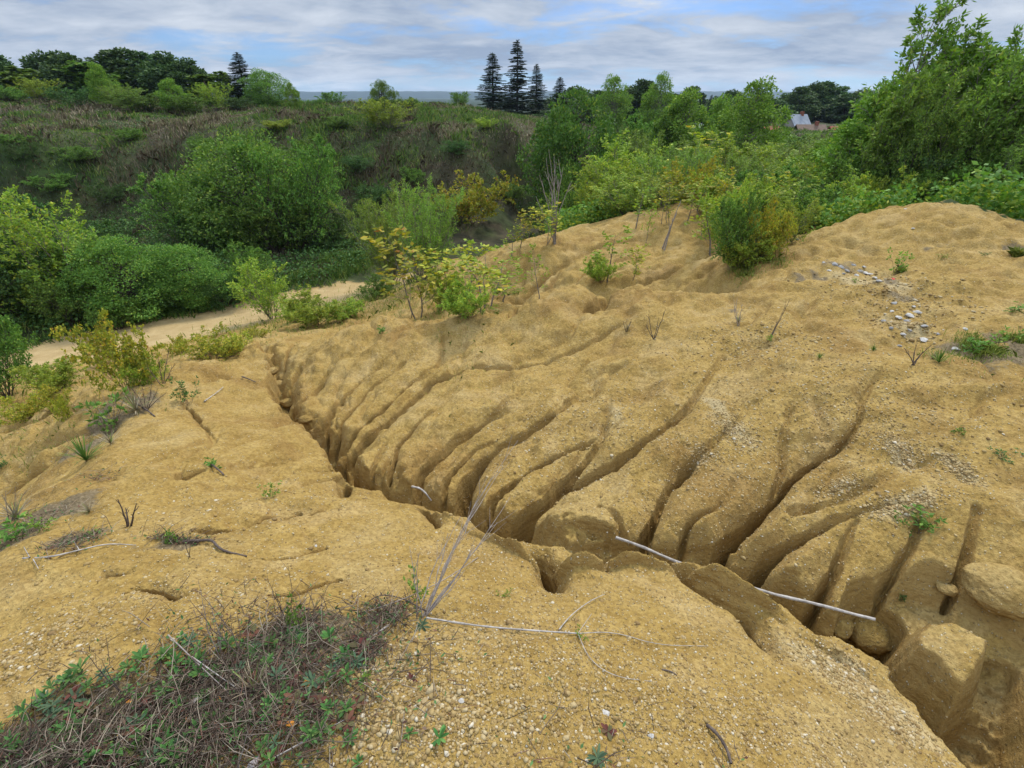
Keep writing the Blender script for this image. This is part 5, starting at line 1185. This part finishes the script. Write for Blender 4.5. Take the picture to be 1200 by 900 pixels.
# the leaning bundle of dead stalks in the middle foreground
stalk_plant('dead_stalks', 495, 725, [(607,516,.75),(590,545,.6),(598,582,.42),(570,560,.45),(560,590,.35),(556,640,.2),(540,605,.32),(545,668,.15),(480,640,.12),(490,648,.08),(525,625,.25),(583,612,.35)], .0028, M_STK, 'leaning bundle of tall dead grey stalks in the middle foreground', 'stalks', 3, .012)
stick('fallen_stalk', [(500,728,.02),(560,737,.018),(620,742,.016),(677,745,.012)], .0042, .003, M_DW, 'long pale stalk lying to the right of the dead bundle', 'stalk', 6, [([(655,740,.012),(668,725,.02),(690,708,.02),(708,699,.015)], .003, .0014), ([(677,745,.012),(720,742,.01),(770,758,.008),(830,758,.006)], .0022, .001), ([(677,745,.012),(690,775,.008),(720,795,.006),(770,800,.005)], .0018, .0008), ([(677,745,.012),(692,730,.06)], .0015, .001)])
stick('fallen_stalk', [(500,722,.03),(470,705,.03),(440,700,.02),(420,722,.01)], .003, .0015, M_DK, 'dark stalk arching left from the foot of the dead bundle', 'stalk', 5)
stick('fallen_stalk', [(455,735,.01),(430,755,.02),(405,775,.015),(385,800,.01)], .004, .002, M_DW, 'pale stick pointing to the litter patch', 'stick', 5)
stick('fallen_stalk', [(560,655,.01),(520,690,.05),(470,712,.04),(425,722,.02)], .0028, .0013, M_STK, 'grey stalk fallen across the foot of the bundle', 'stalk', 5)
for i, (pts, lb) in enumerate([([(290,770,.02),(330,776,.02),(378,782,.015)], 'pale stem lying across the litter patch'), ([(300,905,.02),(360,872,.02),(405,848,.02)], 'pale straight stem at the lower right of the litter'), ([(230,780,.05),(262,800,.03),(285,815,.02)], 'thin stem at the upper left of the litter'), ([(280,800,.02),(300,840,.02),(315,860,.02)], 'thin grey stem at the middle right of the litter'), ([(200,750,.03),(240,790,.04),(285,830,.02)], 'long thin brown stem across the upper litter')]):
    stick('fallen_straw', pts, .0024, .0012, M_DW if i < 3 else M_STK, lb, 'stem', 5)
stick('fallen_branch', [(722,626,-.03),(1022,724,.03)], .009, .009, M_DW, 'long bleached branch lying across the gully on the right', 'branch', 9, straight=True)
stick('gully_root', [(484,576,.06),(496,582,.08),(506,590,.02)], .012, .006, M_DW, 'short pale root end poking out of the gully rim', 'root', 7)
stick('dark_root', [(216,636,.01),(232,637,.02),(250,636,.025),(256,644,.02),(266,649,.015),(290,653,.008)], .010, .004, M_DK, 'crooked dark root lying on the sand at the left', 'root', 7)
stick('pale_twig', [(28,656,.01),(60,657,.02),(95,648,.02),(128,640,.02),(160,640,.01)], .005, .002, M_DW, 'pale forked twig lying on the left sand', 'twig', 6, [([(40,657,.01),(46,668,.01)], .003, .001), ([(95,648,.02),(90,640,.03)], .003, .001), ([(36,655,.01),(30,644,.02)], .003, .001)])
stick('curved_twig', [(828,852,.01),(838,862,.02),(850,880,.02),(856,897,.01)], .006, .004, M_DK, 'curved dark brown twig at the bottom right', 'twig', 6)
stick('small_twig', [(284,443,.02),(292,446,.03),(300,449,.01)], .010, .006, M_DK, 'short dark stick on the left rim of the upper gully', 'stick', 6)
stick('small_twig', [(248,546,.02),(256,552,.02),(263,558,.01)], .008, .005, M_DK, 'short dark stick under the small seedling on the left bank', 'stick', 6)
stick('small_twig', [(776,785,.004),(786,788,.006),(793,792,.004)], .004, .002, M_DK, 'tiny dark stick on the near bank', 'stick', 5)
stick('small_twig', [(240,472,.02),(255,462,.03),(262,455,.02)], .008, .004, M_DW, 'bent grey twig beside the dark blue green weed', 'twig', 5)
stick('small_twig', [(160,475,.03),(172,482,.03),(182,489,.01)], .012, .006, M_DK, 'dark stick under the dead stems of the left bank', 'stick', 5)
for px, py, tips, r, mt, lb in [
  (650,285,[(632,205,.1),(643,175,.1),(652,190,0),(640,185,.3),(660,195,-.1),(668,215,.1),(628,230,.1),(655,210,.2)], .018, M_STK, 'bare dead sapling with many upright grey branches'),
  (777,292,[(798,235,.1),(793,250,0)], .02, M_STK, 'bare leaning grey trunk on the second bank'),
  (766,397,[(780,362,.05),(772,372,0),(760,368,0),(757,380,0)], .006, M_DK, 'small bare dark shrub on the upper slope'),
  (735,388,[(740,374,0),(730,376,0)], .005, M_DK, 'tiny bare dark plant left of the bare shrub'),
  (865,382,[(860,352,.05),(870,356,0),(864,348,.1)], .005, M_STK, 'dry upright weed on the slope left of the flower stalk'),
  (902,396,[(926,350,.05),(920,360,.1)], .005, M_DK, 'leaning stalk with small yellow flowers on the slope'),
  (1070,428,[(1082,412,.02),(1060,408,0),(1092,404,0),(1075,402,.05)], .006, M_DK, 'bare twiggy dead plant at the head of the long rill'),
  (152,617,[(160,590,.0),(147,595,.05),(138,585,0)], .007, M_DK, 'reddish brown broken stump on the left bank'),
  (290,775,[(229,690,.1),(222,703,0)], .0022, M_DK, 'thin dark stalk leaning left above the litter'),
  (145,812,[(100,765,.02),(120,775,0)], .0022, M_DK, 'thin dark stalk at the left border of the litter'),
  (335,725,[(313,674,.03),(322,690,0)], .002, M_DK, 'thin upright stalk above the litter right side'),
  (340,720,[(337,660,.05)], .0018, M_DK, 'single hair thin stalk above the litter'),
  (260,775,[(232,680,.05),(250,725,0),(243,700,.1)], .0018, M_STK, 'wispy pale stalks above the litter'),
  (220,655,[(212,615,.03),(222,622,0)], .002, M_DK, 'wispy stalk beside the dark root'),
  (110,700,[(100,640,.05)], .0001, M_DK, None),
  (35,880,[(40,806,0.02)], .002, M_DK, 'dark upright stalk at the far left of the litter'),
  (275,905,[(293,850,.02)], .002, M_STK, 'pale upright stem at the bottom of the litter'),
  (170,480,[(185,455,.05),(165,450,0),(195,460,.1),(152,452,0),(178,448,.1),(140,458,0)], .005, M_DK, 'cluster of dark bare twigs on the left bank rim'),
  (130,495,[(120,462,.05),(135,460,0),(108,470,0),(145,470,.1),(100,480,0)], .004, M_STK, 'grey dead stems round the dark green weed'),
  (190,450,[(205,425,.1),(185,418,0),(172,430,0),(198,412,.1)], .006, M_DK, 'reddish bare twigs beside the yellowing rim bush'),
  (10,610,[(30,575,.05),(18,570,0),(36,585,.1),(6,575,0)], .003, M_STK, 'brown grass stalks at the left edge'),
  (400,370,[(398,345,0)], .0001, M_DK, None),
  (1105,690,[(1112,655,0),(1104,650,0)], .0001, M_DK, None),
  (482,372,[(481,358,0),(484,362,0)], .008, M_DK, 'short dark stub beside the thin sapling on the crest'),
  (535,368,[(523,345,.1),(528,340,0),(545,350,0)], .007, M_DK, 'bare dark twigs at the foot of the crest cluster')]:
    if lb: stalk_plant('dead_stalk', px, py, tips, r, mt, lb, 'dead stalk', 3, r*1.5)
# slumped clods of sand in and beside the gully
def clod(px, py, wpx, flat, seed, label, rot=0.0, sink=.35, ay=.8):
    import bmesh
    from mathutils import noise as mn
    bm = bmesh.new(); bmesh.ops.create_icosphere(bm, subdivisions=5, radius=1); r_ = random.Random(seed)
    cuts = [(Vector((r_.uniform(-1, 1), r_.uniform(-1, 1), r_.uniform(-.3, 1))).normalized(), r_.uniform(.6, .85)) for _ in range(8)]
    for v in bm.verts:
        for nn, dd in cuts:
            e = v.co.dot(nn)-dd
            if e > 0: v.co -= nn*e*.4
        v.co *= 1+.10*mn.noise(v.co*1.8+Vector((seed, 0, 0)))+.05*mn.noise(v.co*6+Vector((seed, 3, 0)))+.02*mn.noise(v.co*17)
        v.co.z *= flat; v.co.y *= ay
    for f in bm.faces: f.smooth = True
    me = bpy.data.meshes.new('sand_clod'); bm.to_mesh(me); bm.free(); me.materials.append(ground.data.materials[0])
    me.color_attributes.new('cover', 'FLOAT_COLOR', 'POINT').data.foreach_set('color', np.zeros(len(me.vertices)*4, np.float32))
    g = ground_at(px, py); t = g.y*CT-(g.z-EYE)*ST; s = wpx*.5*t/F
    o = simple('sand_clod', me, (g.x, g.y, g.z+s*flat*(1-2*sink)*.5)); o.scale = (s, s, s); o.rotation_euler = (r_.uniform(-.15, .15), r_.uniform(-.15, .15), rot)
    return tag(o, label, 'sand clod')
clod(1175, 694, 90, .55, 3, 'smooth sand block at the right edge above the big one', .1)
clod(1022, 742, 60, .6, 5, 'sand lump under the end of the bleached branch', .5, sink=.5)
clod(985, 735, 34, .6, 9, 'small sand lump left of the branch end', 1.0)
clod(326, 452, 20, .6, 11, 'crumbled clod in the upper gully', .3)
clod(318, 436, 16, .6, 12, 'smaller crumbled clod near the gully head', .9)
clod(338, 474, 18, .6, 13, 'crumbled clod below the others in the upper gully', .2)
clod(358, 492, 16, .6, 14, 'crumbled clod where the upper gully bends', .2)
clod(1110, 690, 26, .5, 17, 'small sand lump in the hollow of the right bank', .2)
# thin air: far things fade towards blue
def haze():
    import bmesh
    bm = bmesh.new(); boxv(bm, -4700, 4700, -4700, 4700, -14, 75); me = bpy.data.meshes.new('haze'); bm.to_mesh(me); bm.free()
    m = bpy.data.materials.new('haze_air'); m.use_nodes = True; nt = m.node_tree; nt.nodes.clear()
    o = nt.nodes.new('ShaderNodeOutputMaterial'); v = nt.nodes.new('ShaderNodeVolumePrincipled')
    v.inputs['Color'].default_value = (.60, .78, 1.0, 1); v.inputs['Density'].default_value = .00011; v.inputs['Anisotropy'].default_value = .2
    nt.links.new(v.outputs[0], o.inputs['Volume']); me.materials.append(m)
    h = simple('haze', me); h['kind'] = 'stuff'; h['label'] = 'thin bluish air over the far woods'
haze()
